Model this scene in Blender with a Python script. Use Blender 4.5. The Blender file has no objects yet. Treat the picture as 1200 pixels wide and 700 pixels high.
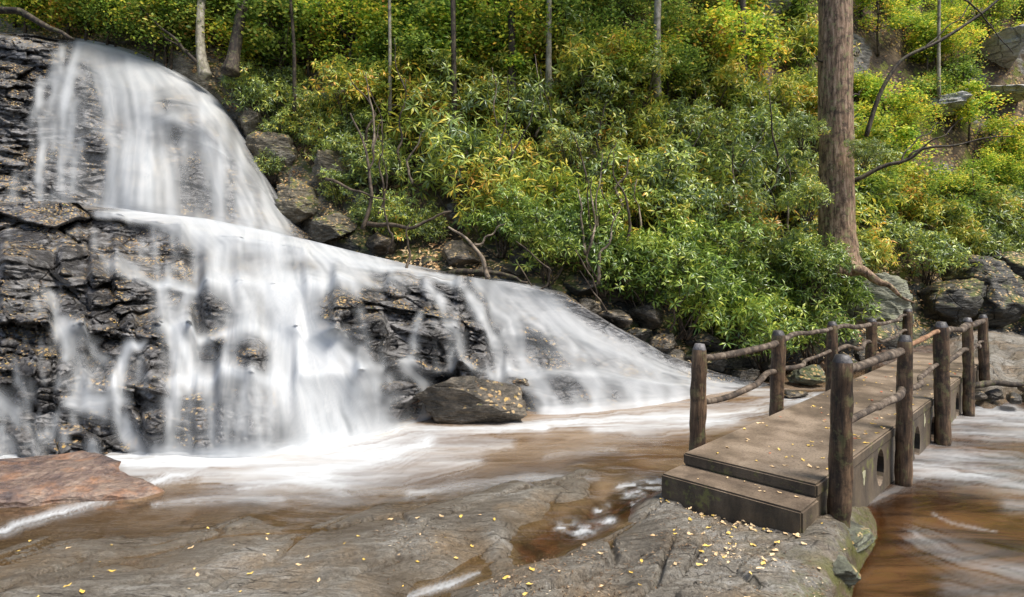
import bpy, bmesh, math, random
import numpy as np
from mathutils import Vector, Matrix
random.seed(7); RS = np.random.RandomState(11)
S = bpy.context.scene; COL = S.collection
CH = 2.02; F = 700.0; CX = 600.0; HY = 315.0          # camera height, focal length, centre column and horizon row

# ------------------------------------------------------------------ helpers
def at(px, py, Y):                                       # point seen at (px,py) at distance Y
    return Vector(((px-CX)/F*Y, Y, CH-(py-HY)/F*Y))
def atz(px, py, z):
    Y = (CH-z)*F/(py-HY); return Vector(((px-CX)/F*Y, Y, z))
def tag(o, label=None, cat=None, group=None, kind=None):
    if label: o['label'] = label
    if cat: o['category'] = cat
    if group: o['group'] = group
    if kind: o['kind'] = kind
    return o
def empty(name, loc, rz=0):
    o = bpy.data.objects.new(name, None); COL.objects.link(o); o.location = loc; o.rotation_euler.z = rz
    o.empty_display_size = .1; return o
def mesh_np(name, V, Fq, mats, smooth=True, attrs=None, fmat=None):
    me = bpy.data.meshes.new(name); V = np.asarray(V, np.float32); Fq = np.asarray(Fq, np.int32)
    n, k = Fq.shape
    me.vertices.add(len(V)); me.vertices.foreach_set('co', V.ravel())
    me.loops.add(n*k); me.loops.foreach_set('vertex_index', Fq.ravel())
    me.polygons.add(n); me.polygons.foreach_set('loop_start', np.arange(0, n*k, k, dtype=np.int32))
    me.polygons.foreach_set('loop_total', np.full(n, k, np.int32))
    me.polygons.foreach_set('use_smooth', np.full(n, smooth, bool))
    for m in (mats if isinstance(mats, (list, tuple)) else [mats]): me.materials.append(m)
    if fmat is not None: me.polygons.foreach_set('material_index', np.asarray(fmat, np.int32))
    for an, av in (attrs or {}).items():
        a = me.attributes.new(an, 'FLOAT', 'POINT'); a.data.foreach_set('value', np.asarray(av, np.float32).ravel())
    me.update(); me.validate(); return me
def link(name, me, parent=None, loc=None):
    o = bpy.data.objects.new(name, me); COL.objects.link(o)
    if parent: o.parent = parent
    if loc is not None: o.location = loc
    return o
def grid_faces(nr, nc):
    i = np.arange(nr*nc).reshape(nr, nc)
    return np.stack([i[:-1, :-1], i[:-1, 1:], i[1:, 1:], i[1:, :-1]], -1).reshape(-1, 4)
def copy_tree(o, parent=None):
    c = o.copy(); COL.objects.link(c); c.parent = parent
    for ch in o.children: copy_tree(ch, c)
    return c

# ------------------------------------------------------------------ numpy noise
def _h(ix, iy, iz, s=0):
    h = (ix*374761393 + iy*668265263 + iz*2147483647 + s*1274126177) & 0xffffffff
    h = ((h ^ (h >> 13))*1274126177) & 0xffffffff
    h = ((h ^ (h >> 16))*2246822519) & 0xffffffff
    return ((h ^ (h >> 15)) & 0xffffff)/float(0xffffff)
def vn(x, y, z, s=0):
    x, y, z = [np.asarray(a, float) for a in np.broadcast_arrays(x, y, z)]
    ix, iy, iz = [np.floor(a).astype(np.int64) for a in (x, y, z)]
    fx, fy, fz = x-ix, y-iy, z-iz
    fx, fy, fz = [a*a*a*(a*(a*6-15)+10) for a in (fx, fy, fz)]
    r = 0
    for a in (0, 1):
        for b in (0, 1):
            for c in (0, 1):
                r = r + _h(ix+a, iy+b, iz+c, s)*(fx if a else 1-fx)*(fy if b else 1-fy)*(fz if c else 1-fz)
    return r*2-1
def fbm(x, y, z, o=4, s=0, g=.5):
    r = 0; a = 1.; t = 0
    for k in range(o):
        r = r + a*vn(x*2**k, y*2**k, z*2**k, s+k); t += a; a *= g
    return r/t
def worley(x, y, z, s=0, facet=False):
    ix, iy, iz = [np.floor(a).astype(np.int64) for a in (x, y, z)]
    f1 = np.full(x.shape, 9.); f2 = np.full(x.shape, 9.); cid = np.zeros(x.shape); tl = np.zeros(x.shape)
    for a in (-1, 0, 1):
        for b in (-1, 0, 1):
            for c in (-1, 0, 1):
                jx, jy, jz = ix+a, iy+b, iz+c
                dx, dy, dz = jx+_h(jx, jy, jz, s)-x, jy+_h(jx, jy, jz, s+1)-y, jz+_h(jx, jy, jz, s+2)-z; d = np.sqrt(dx*dx+dy*dy+dz*dz)
                m = d < f1
                f2 = np.where(m, f1, np.minimum(f2, d)); cid = np.where(m, _h(jx, jy, jz, s+3), cid)
                if facet: tl = np.where(m, dx*(_h(jx, jy, jz, s+4)-.5)*2+dz*(_h(jx, jy, jz, s+5)-.35)*2, tl)
                f1 = np.where(m, d, f1)
    return (f1, f2, cid, tl) if facet else (f1, f2, cid)
def blur(A, n):
    for _ in range(3):
        for ax in (0, 1):
            P = np.pad(A, [(n+1, n) if i == ax else (0, 0) for i in range(2)], 'edge'); c = np.cumsum(P, ax)
            A = (np.take(c, range(2*n+1, c.shape[ax]), ax)-np.take(c, range(0, c.shape[ax]-2*n-1), ax))/(2*n+1)
    return A
def sstep(a, b, x):
    t = np.clip((x-a)/(b-a), 0, 1); return t*t*(3-2*t)

# ------------------------------------------------------------------ materials
class NT:
    def __init__(s, name):
        s.m = bpy.data.materials.new(name); s.m.use_nodes = True; s.t = s.m.node_tree; s.t.nodes.clear()
        s.out = s.n('ShaderNodeOutputMaterial')
    def n(s, ty, **kw):
        nd = s.t.nodes.new(ty)
        for k, v in kw.items():
            if k.startswith('i_'):
                nd.inputs[k[2:].replace('_', ' ')].default_value = v
            else: setattr(nd, k, v)
        return nd
    def l(s, a, b): s.t.links.new(a, b)
    def coord(s, scale=(1, 1, 1), rot=(0, 0, 0)):
        tc = s.n('ShaderNodeTexCoord'); mp = s.n('ShaderNodeMapping')
        mp.inputs['Scale'].default_value = scale; mp.inputs['Rotation'].default_value = rot
        s.l(tc.outputs['Object'], mp.inputs['Vector']); return mp.outputs['Vector']
    def noise(s, vec, scale, detail=6, rough=.6, dist=0):
        n = s.n('ShaderNodeTexNoise', i_Scale=scale, i_Detail=detail, i_Roughness=rough, i_Distortion=dist)
        s.l(vec, n.inputs['Vector']); return n.outputs['Fac']
    def voro(s, vec, scale, feature='F1', out='Distance', rnd=1):
        n = s.n('ShaderNodeTexVoronoi', feature=feature, i_Scale=scale, i_Randomness=rnd); s.l(vec, n.inputs['Vector']); return n.outputs[out]
    def ramp(s, fac, stops, interp='LINEAR'):
        r = s.n('ShaderNodeValToRGB'); r.color_ramp.interpolation = interp; e = r.color_ramp.elements
        while len(e) > 1: e.remove(e[-1])
        for i, (p, c) in enumerate(stops):
            el = e[0] if i == 0 else e.new(p)
            el.position = p; el.color = (c, c, c, 1) if isinstance(c, (int, float)) else (*c, 1)
        s.l(fac, r.inputs['Fac']); return r.outputs['Color']
    def mix(s, f, a, b, mode='MIX'):
        m = s.n('ShaderNodeMix', data_type='RGBA', blend_type=mode)
        for v, i in ((f, 0), (a, 6), (b, 7)):
            if hasattr(v, 'is_output'): s.l(v, m.inputs[i])
            elif i == 0: m.inputs[0].default_value = v
            else: m.inputs[i].default_value = (v, v, v, 1) if isinstance(v, (int, float)) else (*v, 1)
        return m.outputs[2]
    def math(s, op, a, b=0, c=0, clamp=False):
        m = s.n('ShaderNodeMath', operation=op, use_clamp=clamp)
        for i, v in enumerate((a, b, c)):
            if hasattr(v, 'is_output'): s.l(v, m.inputs[i])
            else: m.inputs[i].default_value = v
        return m.outputs[0]
    def bump(s, h, strength, dist, prev=None):
        b = s.n('ShaderNodeBump', i_Strength=strength, i_Distance=dist); s.l(h, b.inputs['Height'])
        if prev is not None: s.l(prev, b.inputs['Normal'])
        return b.outputs['Normal']
    def attr(s, name):
        a = s.n('ShaderNodeAttribute', attribute_name=name); return a.outputs['Fac']
    def up(s):
        g = s.n('ShaderNodeNewGeometry'); x = s.n('ShaderNodeSeparateXYZ'); s.l(g.outputs['Normal'], x.inputs[0]); return x.outputs['Z']
    def posz(s):
        g = s.n('ShaderNodeNewGeometry'); x = s.n('ShaderNodeSeparateXYZ'); s.l(g.outputs['Position'], x.inputs[0]); return x.outputs['Z']
    def bsdf(s, col, rough=.6, nrm=None, spec=.5, alpha=None, coat=0):
        p = s.n('ShaderNodeBsdfPrincipled')
        for v, k in ((col, 'Base Color'), (rough, 'Roughness'), (alpha, 'Alpha')):
            if v is None: continue
            if hasattr(v, 'is_output'): s.l(v, p.inputs[k])
            else: p.inputs[k].default_value = (*v, 1) if isinstance(v, tuple) else v
        p.inputs['Specular IOR Level'].default_value = spec
        p.inputs['Coat Weight'].default_value = coat; p.inputs['Coat Roughness'].default_value = .15
        if nrm is not None: s.l(nrm, p.inputs['Normal'])
        return p.outputs[0]
    def done(s, sh): s.l(sh, s.out.inputs['Surface']); return s.m

def rock_mat(name, dark, mid, light, moss=0., litter=0., wet=.35, tilt=.25, scale=1., rust=None, strata=1., nocrack=False):
    n = NT(name); v = n.coord(); vs = n.coord((1.0, 1.0, 2.6), (0, tilt, .1))
    a = n.noise(v, 1.3*scale, 8, .62); b = n.noise(vs, 3.5*scale, 10, .72); c = n.noise(v, 22*scale, 6, .7)
    m = n.math('ADD', n.math('MULTIPLY', a, .45), n.math('MULTIPLY', b, .55))
    col = n.ramp(m, [(.34, dark), (.48, mid), (.60, light)])
    if rust: col = n.mix(n.ramp(n.noise(v, 2.1*scale, 5, .6), [(.5, 0.), (.62, .8)]), col, rust)
    col = n.mix(n.ramp(c, [(.35, .55), (.65, 0.)]), col, dark)
    crack = n.ramp(n.noise(v, 3), [(0, 1.), (1, 1.)]) if nocrack else n.ramp(n.voro(n.mix(.12, vs, n.n('ShaderNodeTexNoise', i_Scale=2).outputs['Color']), 1.7*scale, 'DISTANCE_TO_EDGE'), [(0, 0.), (.035, 1.)])
    col = n.mix(crack, n.mix(.75, col, dark), col)
    if moss:
        mf = n.math('MULTIPLY', n.ramp(n.noise(v, 1.7, 6, .65), [(.47, 0.), (.56, 1.)]), n.ramp(n.up(), [(.1, 0.), (.6, 1.)]))
        mc = n.mix(n.noise(v, 30, 3), (.05, .07, .012), (.16, .17, .03))
        col = n.mix(n.math('MULTIPLY', mf, moss), col, mc)
    if litter:
        lv = n.n('ShaderNodeTexVoronoi', i_Scale=15. if litter > .1 else 24.); n.l(n.mix(.1, v, n.n('ShaderNodeTexNoise', i_Scale=9).outputs['Color']), lv.inputs['Vector'])
        lc = n.ramp(lv.outputs['Color'], [(0, (.22, .10, .04)), (.3, (.42, .27, .13)), (.6, (.5, .38, .2)), (.8, (.55, .33, .07)), (.95, (.12, .16, .04))])
        lf = n.math('MULTIPLY', n.ramp(lv.outputs['Distance'], [(.34, 1.), (.4, 0.)]), n.ramp(n.up(), [(.25, 0.), (.6, 1.)]))
        lf = n.math('MULTIPLY', lf, n.ramp(n.noise(v, 1.5, 5, .7), [(.5-.12*litter, 0.), (.56-.12*litter, 1.)]))
        col = n.mix(lf, col, lc)
    nr = n.bump(b, .7*strata, .07); nr = n.bump(n.voro(vs, 7*scale), .5, .05, nr); nr = n.bump(crack, .8, .05, nr); nr = n.bump(c, .6, .02, nr)
    rg = n.ramp(a, [(.35, wet*.7), (.65, min(1, wet*1.5))])
    return n.done(n.bsdf(col, rg, nr, .5))

M_FALLROCK = rock_mat('wet_cliff_rock', (.012, .011, .011), (.075, .070, .067), (.34, .33, .325), litter=.02, wet=.26)
M_BOULDER = rock_mat('wet_boulder_rock', (.012, .012, .010), (.075, .062, .045), (.23, .19, .14), litter=.2, wet=.34, scale=1.6, nocrack=True)
M_BANK = rock_mat('bank_rock', (.010, .010, .008), (.04, .036, .028), (.14, .13, .10), moss=.9, litter=.7, wet=.6)
M_PALEMOSS = rock_mat('pale_mossy_rock', (.10, .10, .07), (.25, .25, .18), (.42, .42, .33), moss=.5, litter=.0, wet=.9, scale=1.3, nocrack=True)
M_LEFTBANK = rock_mat('mossy_bank_rock', (.03, .028, .02), (.15, .125, .085), (.36, .33, .27), moss=1., litter=1., wet=.8, scale=1.2, nocrack=True)
M_MOSSROCK = rock_mat('mossy_rock', (.03, .03, .022), (.12, .125, .085), (.30, .31, .23), moss=.7, litter=.3, wet=.75, scale=1.4, nocrack=True)
M_PALEROCK = rock_mat('pale_rock', (.20, .19, .17), (.40, .39, .36), (.62, .61, .58), wet=.9)
M_ORANGE = rock_mat('orange_rock', (.05, .045, .05), (.19, .125, .095), (.38, .28, .21), rust=(.38, .20, .11), wet=.3, scale=1.8, strata=.5, nocrack=True)

def slab_mat():
    n = NT('slab_rock'); v = n.coord(); r = (0, 0, math.radians(38))
    vs = n.coord((1., 7., 3.), r); vs2 = n.coord((1.6, 9., 3.), (0, 0, math.radians(30)))
    a = n.noise(v, .9, 7, .6); b = n.noise(vs, 2.4, 10, .72, .6); c = n.noise(v, 34, 6, .75); d = n.noise(vs2, 9, 6, .7, .4)
    col = n.ramp(n.math('ADD', n.math('MULTIPLY', a, .5), n.math('MULTIPLY', b, .5)),
                 [(.37, (.07, .058, .042)), (.45, (.19, .165, .13)), (.53, (.31, .28, .23)), (.62, (.50, .475, .43))])
    col = n.mix(n.ramp(n.noise(v, 1.6, 5, .6), [(.5, 0.), (.66, .6)]), col, (.34, .23, .12))
    col = n.mix(n.ramp(d, [(.30, .85), (.42, 0.)]), col, (.045, .035, .028))
    col = n.mix(n.ramp(c, [(.36, .6), (.52, 0.)]), col, (.08, .065, .05))
    col = n.mix(n.ramp(c, [(.62, 0.), (.75, .55)]), col, (.5, .48, .44))
    ck = n.n('ShaderNodeTexVoronoi', feature='DISTANCE_TO_EDGE', i_Scale=1.5); n.l(n.mix(.10, vs, n.n('ShaderNodeTexNoise', i_Scale=3., i_Detail=6.).outputs['Color']), ck.inputs['Vector'])
    crk = n.math('ADD', n.ramp(ck.outputs['Distance'], [(0, 0.), (.022, 1.)]), n.ramp(n.noise(v, 1.1, 3), [(.46, 1.), (.54, 0.)]), clamp=True)
    col = n.mix(crk, (.03, .024, .018), col)
    fk = n.voro(n.coord((1, 3, 1), r), 26.); col = n.mix(n.math('MULTIPLY', n.ramp(fk, [(.16, 1.), (.22, 0.)]), n.ramp(n.noise(v, 4, 4), [(.45, 0.), (.6, .8)])), col, (.055, .042, .03))
    z = n.posz(); wetf = n.ramp(n.math('ADD', z, n.math('MULTIPLY', n.math('SUBTRACT', a, .5), .12)), [(0, 1.), (.075, .0)])
    deep = n.ramp(n.math('MULTIPLY', z, -1.), [(.03, 0.), (.28, 1.)])
    col = n.mix(n.math('MULTIPLY', wetf, .55), col, (.15, .105, .06))
    bed = n.mix(n.ramp(n.noise(v, 1.2, 4), [(.42, 0.), (.6, 1.)]), (.19, .10, .045), (.36, .23, .12))
    col = n.mix(n.math('MULTIPLY', deep, .9), col, bed)
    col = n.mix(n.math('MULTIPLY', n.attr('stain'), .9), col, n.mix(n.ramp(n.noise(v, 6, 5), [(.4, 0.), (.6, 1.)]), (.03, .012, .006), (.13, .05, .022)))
    mossm = n.math('MULTIPLY', n.attr('moss'), n.ramp(n.noise(v, 5, 6, .7), [(.42, 0.), (.55, 1.)]))
    col = n.mix(mossm, col, n.mix(c, (.09, .10, .02), (.24, .23, .07)))
    nr = n.bump(crk, .9, .03); nr = n.bump(b, .9, .10, nr); nr = n.bump(d, .8, .035, nr); nr = n.bump(n.noise(v, 13, 8, .75), .7, .03, nr); nr = n.bump(c, .7, .012, nr)
    return n.done(n.bsdf(col, n.mix(wetf, .62, .22), nr, .5))
M_SLAB = slab_mat()

def soil_mat():
    n = NT('forest_floor'); v = n.coord()
    col = n.ramp(n.noise(v, 1.1, 8, .65), [(.36, (.022, .017, .011)), (.5, (.075, .052, .032)), (.62, (.16, .115, .07))])
    lv = n.n('ShaderNodeTexVoronoi', i_Scale=9.); n.l(v, lv.inputs['Vector'])
    lc = n.ramp(lv.outputs['Color'], [(0, (.2, .09, .04)), (.3, (.36, .22, .1)), (.6, (.42, .32, .17)), (.85, (.5, .34, .08))])
    col = n.mix(n.math('MULTIPLY', n.ramp(lv.outputs['Distance'], [(.36, 1.), (.42, 0.)]), n.ramp(n.noise(v, .8, 4), [(.42, 0.), (.55, 1.)])), col, lc)
    mf = n.ramp(n.noise(v, 1.3, 6, .7), [(.54, 0.), (.6, 1.)]); col = n.mix(mf, col, n.mix(n.noise(v, 25, 3), (.05, .07, .012), (.2, .2, .03)))
    rk = n.ramp(n.noise(v, .55, 5, .6), [(.56, 0.), (.6, 1.)])
    col = n.mix(rk, col, n.ramp(n.noise(n.coord((1, 1, 3)), 4, 8, .7), [(.35, (.03, .028, .025)), (.5, (.15, .14, .12)), (.65, (.33, .31, .28))]))
    nr = n.bump(n.noise(v, 4, 8, .7), .8, .15); nr = n.bump(lv.outputs['Distance'], .6, .02, nr)
    return n.done(n.bsdf(col, .85, nr, .3))
M_SOIL = soil_mat()

def fall_mat():
    n = NT('white_water'); v = n.coord()
    d = n.attr('dens'); k = n.attr('streak')
    nr = n.bump(k, .12, .03)
    col = n.mix(k, (.60, .645, .68), (.92, .925, .925))
    p = n.bsdf(col, .55, nr, .35)
    tl = n.n('ShaderNodeBsdfTranslucent'); tl.inputs['Color'].default_value = (.9, .92, .93, 1)
    m1 = n.n('ShaderNodeMixShader'); m1.inputs[0].default_value = .42; n.l(p, m1.inputs[1]); n.l(tl.outputs[0], m1.inputs[2])
    tr = n.n('ShaderNodeBsdfTransparent'); m2 = n.n('ShaderNodeMixShader')
    n.l(d, m2.inputs[0]); n.l(tr.outputs[0], m2.inputs[1]); n.l(m1.outputs[0], m2.inputs[2])
    return n.done(m2.outputs[0])
M_FALL = fall_mat()

def water_mat(name, murk_a, murk_b, rough, tint, mscale=1.):
    n = NT(name); v = n.coord((.6, 2.4, 1.), (0, 0, math.radians(-8)))
    foam_glint = n.attr('foam_glint'); dep = n.attr('murk')
    w = n.noise(v, .9*mscale, 5, .6, .8); wf = n.noise(v, 4*mscale, 5, .6, .5)
    murk = n.mix(n.ramp(w, [(.38, 0.), (.62, 1.)]), murk_a, murk_b)
    nr = n.bump(w, .35, .05); nr = n.bump(wf, .2, .015, nr)
    diff = n.n('ShaderNodeBsdfDiffuse'); n.l(murk, diff.inputs[0]); n.l(nr, diff.inputs['Normal'])
    tr = n.n('ShaderNodeBsdfTransparent'); tr.inputs[0].default_value = (*tint, 1)
    m0 = n.n('ShaderNodeMixShader'); n.l(dep, m0.inputs[0]); n.l(tr.outputs[0], m0.inputs[1]); n.l(diff.outputs[0], m0.inputs[2])
    gl = n.n('ShaderNodeBsdfGlossy', i_Roughness=rough); n.l(nr, gl.inputs['Normal'])
    fr = n.n('ShaderNodeFresnel', i_IOR=1.33); n.l(nr, fr.inputs['Normal'])
    m1 = n.n('ShaderNodeMixShader'); n.l(fr.outputs[0], m1.inputs[0]); n.l(m0.outputs[0], m1.inputs[1]); n.l(gl.outputs[0], m1.inputs[2])
    fm = n.bsdf((.60, .625, .64), .6, nr, .3); m2 = n.n('ShaderNodeMixShader')
    n.l(foam_glint, m2.inputs[0]); n.l(m1.outputs[0], m2.inputs[1]); n.l(fm, m2.inputs[2])
    return n.done(m2.outputs[0])
M_POOL = water_mat('pool_water', (.17, .10, .05), (.34, .24, .15), .10, (.93, .84, .70))
M_STREAM = water_mat('stream_water', (.030, .015, .007), (.115, .058, .024), .08, (.75, .5, .3), 1.4)

def wood_mat(name, a, b, c, stretch=(9, 9, 1), moss=0, rough=.75):
    n = NT(name); v = n.coord(stretch); o = n.coord()
    f = n.noise(v, 2.2, 8, .7, .3); g = n.noise(o, 7, 6, .7)
    col = n.ramp(f, [(.36, a), (.5, b), (.66, c)])
    col = n.mix(n.ramp(g, [(.38, .8), (.5, 0.)]), col, a)
    if moss: col = n.mix(n.math('MULTIPLY', n.ramp(n.noise(o, 11, 4, .7), [(.54, 0.), (.62, 1.)]), moss), col, (.24, .25, .10))
    nr = n.bump(f, .8, .02); nr = n.bump(g, .4, .012, nr)
    return n.done(n.bsdf(col, rough, nr, .4))
M_POST = wood_mat('weathered_post_wood', (.018, .012, .008), (.085, .05, .028), (.22, .14, .08), moss=.25, rough=.55)
M_CAP = wood_mat('dark_post_top', (.02, .018, .018), (.06, .055, .055), (.17, .16, .16), (3, 3, 3), rough=.45)
M_RAIL = wood_mat('grey_rail_wood', (.022, .016, .012), (.10, .072, .050), (.26, .21, .16), (4, 4, 4))
M_RAILO = wood_mat('bare_orange_rail_wood', (.10, .05, .025), (.27, .145, .075), (.42, .27, .16), (4, 4, 4))
M_BARK = wood_mat('hemlock_bark', (.045, .028, .018), (.24, .15, .09), (.52, .37, .26), (9, 9, 1.3), moss=.6)
M_BARKP = wood_mat('pale_bark', (.10, .085, .06), (.30, .27, .21), (.50, .46, .38), (3, 3, 1.2), moss=.6)
M_BARKD = wood_mat('dark_bark', (.012, .009, .007), (.045, .032, .022), (.12, .09, .06), (6, 6, 1), moss=.3)
M_TWIG = wood_mat('twig_bark', (.02, .014, .009), (.07, .05, .033), (.17, .13, .09), (3, 3, 3))
M_DEAD = wood_mat('dead_branch_wood', (.06, .045, .035), (.22, .17, .12), (.42, .34, .26), (3, 3, 3))

def concrete_mat():
    n = NT('brown_concrete'); v = n.coord()
    a = n.noise(v, 1.6, 7, .6); c = n.noise(v, 45, 5, .75); s_ = n.noise(n.coord((1, 1, .25)), 6, 6, .6)
    col = n.ramp(a, [(.40, (.10, .074, .052)), (.5, (.19, .142, .10)), (.60, (.29, .225, .165))])
    col = n.mix(n.ramp(c, [(.38, .5), (.5, 0.)]), col, (.06, .042, .03))
    col = n.mix(n.ramp(c, [(.62, 0.), (.72, .5)]), col, (.38, .31, .25))
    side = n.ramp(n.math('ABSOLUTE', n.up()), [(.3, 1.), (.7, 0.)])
    grime_shade = n.mix(n.ramp(s_, [(.4, 0.), (.6, 1.)]), (.022, .018, .012), (.095, .072, .045))
    col = n.mix(n.math('MULTIPLY', side, .75), col, grime_shade)  # upright faces darkened: dirt plus the step fronts' shade painted into the colour
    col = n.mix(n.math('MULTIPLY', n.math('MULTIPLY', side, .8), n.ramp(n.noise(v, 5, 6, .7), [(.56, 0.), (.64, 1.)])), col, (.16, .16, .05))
    nr = n.bump(c, .6, .006); nr = n.bump(a, .3, .02, nr)
    return n.done(n.bsdf(col, .55, nr, .4))
M_CONC = concrete_mat()
def flat(name, c, r=.7):
    n = NT(name); return n.done(n.bsdf(n.mix(n.noise(n.coord(), 30, 3), tuple(x*.7 for x in c), c), r))
M_INNER = flat('shade_black_pipe_wall', (.012, .010, .008), .5)  # near-black colour paints shade onto the sunlit insides of the holes
M_LICHEN = flat('pale_lichen', (.42, .40, .26)); M_HOLE = flat('pale_mortar', (.5, .45, .33))

def leaf_mat(name, stops, rough=.38, trans=.3, spec=.5):
    n = NT(name); g = n.n('ShaderNodeNewGeometry'); oi = n.n('ShaderNodeObjectInfo')
    ns = n.n('ShaderNodeTexNoise', i_Scale=.9, i_Detail=4., i_Roughness=.65); n.l(g.outputs['Position'], ns.inputs['Vector'])
    f = n.math('MULTIPLY_ADD', n.math('SUBTRACT', ns.outputs['Fac'], .5), 1.5, n.math('MULTIPLY_ADD', g.outputs['Random Per Island'], .8, .1), clamp=True)
    col = n.ramp(f, stops)
    br = n.math('ADD', n.math('MULTIPLY', oi.outputs['Random'], .5), 1.1)
    hs = n.n('ShaderNodeHueSaturation'); n.l(col, hs.inputs['Color']); n.l(br, hs.inputs['Value'])
    p = n.bsdf(hs.outputs[0], rough, None, spec)
    tl = n.n('ShaderNodeBsdfTranslucent'); n.l(hs.outputs[0], tl.inputs[0])
    m = n.n('ShaderNodeMixShader'); m.inputs[0].default_value = trans; n.l(p, m.inputs[1]); n.l(tl.outputs[0], m.inputs[2])
    return n.done(m.outputs[0])
M_RHODO = leaf_mat('rhododendron_leaf', [(0, (.05, .085, .03)), (.2, (.13, .18, .09)), (.4, (.15, .21, .045)), (.6, (.26, .33, .06)), (.8, (.38, .41, .07)), (.93, (.50, .44, .06)), (1, (.55, .30, .05))], .34, .25, .6)
M_RHODOB = leaf_mat('bright_rhododendron_leaf', [(0, (.04, .075, .02)), (.35, (.10, .17, .03)), (.75, (.25, .33, .05)), (1, (.44, .45, .07))], .34, .3, .6)
M_MIXED = leaf_mat('yellowing_rhododendron_leaf', [(0, (.07, .12, .025)), (.35, (.19, .26, .045)), (.6, (.34, .38, .06)), (.8, (.55, .47, .06)), (1, (.58, .30, .05))], .4, .35)
M_YEL = leaf_mat('yellow_green_leaf', [(0, (.10, .20, .03)), (.35, (.20, .32, .04)), (.65, (.46, .50, .06)), (.88, (.76, .62, .08)), (1, (.70, .32, .07))], .5, .45, .3)
M_OLIVE = leaf_mat('olive_leaf', [(0, (.05, .09, .02)), (.4, (.13, .21, .04)), (.7, (.28, .36, .06)), (.9, (.5, .44, .08)), (1, (.42, .2, .07))], .5, .4, .3)
M_LEAFY = leaf_mat('fallen_yellow_leaf', [(0, (.42, .22, .05)), (.5, (.60, .40, .08)), (1, (.66, .50, .20))], .55, .1, .3)
M_LEAFT = leaf_mat('fallen_tan_leaf', [(0, (.35, .18, .08)), (.5, (.55, .38, .2)), (1, (.66, .52, .32))], .55, .1, .3)
M_LEAFR = leaf_mat('fallen_red_leaf', [(0, (.45, .08, .05)), (1, (.6, .22, .10))], .55, .1, .3)

# ------------------------------------------------------------------ world, sun, camera
w = bpy.data.worlds.new('World'); S.world = w; w.use_nodes = True; wt = w.node_tree
SUN_EL, SUN_AZ = math.radians(60), math.radians(122)      # azimuth of the light's source measured from +Y clockwise
sky = wt.nodes.new('ShaderNodeTexSky'); sky.sky_type = 'NISHITA'; sky.sun_disc = False; sky.sun_elevation = SUN_EL; sky.sun_rotation = SUN_AZ
sky.dust_density = 2.5; bg = wt.nodes['Background']; wt.links.new(sky.outputs[0], bg.inputs[0]); bg.inputs[1].default_value = .105
sl = bpy.data.lights.new('sun', 'SUN'); sl.energy = 3.2; sl.angle = math.radians(20); sl.color = (1, .95, .86)
so = bpy.data.objects.new('sun', sl); COL.objects.link(so)
sd = Vector((math.sin(SUN_AZ)*math.cos(SUN_EL), math.cos(SUN_AZ)*math.cos(SUN_EL), math.sin(SUN_EL)))
so.rotation_euler = sd.to_track_quat('Z', 'Y').to_euler()
cam = bpy.data.cameras.new('camera'); co = bpy.data.objects.new('camera', cam); COL.objects.link(co)
co.location = (0, 0, CH); co.rotation_euler = (math.pi/2, 0, 0); cam.lens = 36*F/1200; cam.sensor_width = 36; cam.shift_y = -35/1200
cam.clip_end = 500; S.camera = co
S.view_settings.view_transform = 'Standard'; S.view_settings.look = 'None'; S.view_settings.exposure = .78; S.view_settings.gamma = 1
S.view_settings.use_curve_mapping = False
S.render.engine = 'CYCLES'; S.cycles.transparent_max_bounces = 16; S.cycles.max_bounces = 6; S.cycles.use_denoising = True

# ------------------------------------------------------------------ streams of flowing water: (points, half width, density)
def stream_field(px, py, streams, seed, fray=.62, along=.016, across=6., pw=2.1):
    D = np.zeros(px.shape); K = np.full(px.shape, .5)
    wx_ = 3.2*fbm(px/16, py/26, seed*.37, 3, seed+40); wy_ = 2.2*fbm(px/22, py/14, seed*.9, 3, seed+60)
    px = px+wx_; py = py+wy_
    for si, (pts, hw, den) in enumerate(streams):
        pts = np.array(pts, float); hws = np.interp(np.linspace(0, 1, len(pts)), np.linspace(0, 1, len(np.atleast_1d(hw))), np.atleast_1d(hw))
        best = np.full(px.shape, 1e9); U = np.zeros(px.shape); L = np.zeros(px.shape); H = np.full(px.shape, hws[0]); acc = 0
        mg = hws.max()*1.9+4
        m = (px > pts[:, 0].min()-mg) & (px < pts[:, 0].max()+mg) & (py > pts[:, 1].min()-mg) & (py < pts[:, 1].max()+mg)
        if not m.any(): continue
        x, y = px[m], py[m]; b = best[m]; u = U[m]; l = L[m]; h = H[m]
        for k in range(len(pts)-1):
            a, c = pts[k], pts[k+1]; d = c-a; ln = math.hypot(*d) or 1e-6
            t = ((x-a[0])*d[0]+(y-a[1])*d[1])/ln**2; tc = np.clip(t, 0, 1)
            ex, ey = x-a[0]-tc*d[0], y-a[1]-tc*d[1]; dd = np.hypot(ex, ey)
            pu = (d[0]*(y-a[1])-d[1]*(x-a[0]))/ln; q = dd < b
            b = np.where(q, dd, b); u = np.where(q, pu, u); l = np.where(q, acc+tc*ln, l); h = np.where(q, hws[k]*(1-tc)+hws[k+1]*tc, h); acc += ln
        un = u/h; ud = b/h
        st = fbm(un*across*max(1, hws.mean()/14), l*along, si*7.3, 4, seed, .6)
        prof = np.exp(-ud**pw*1.0)
        dv = den*prof*np.clip(1+fray*st*2.2*(.5+.8*ud), 0, 1.3)
        D[m] = 1-(1-D[m])*(1-np.clip(dv, 0, .995)); K[m] = np.where(prof > .2, .5+.5*st, K[m])
    return np.clip(D, 0, 1), np.clip(K, 0, 1)

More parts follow.
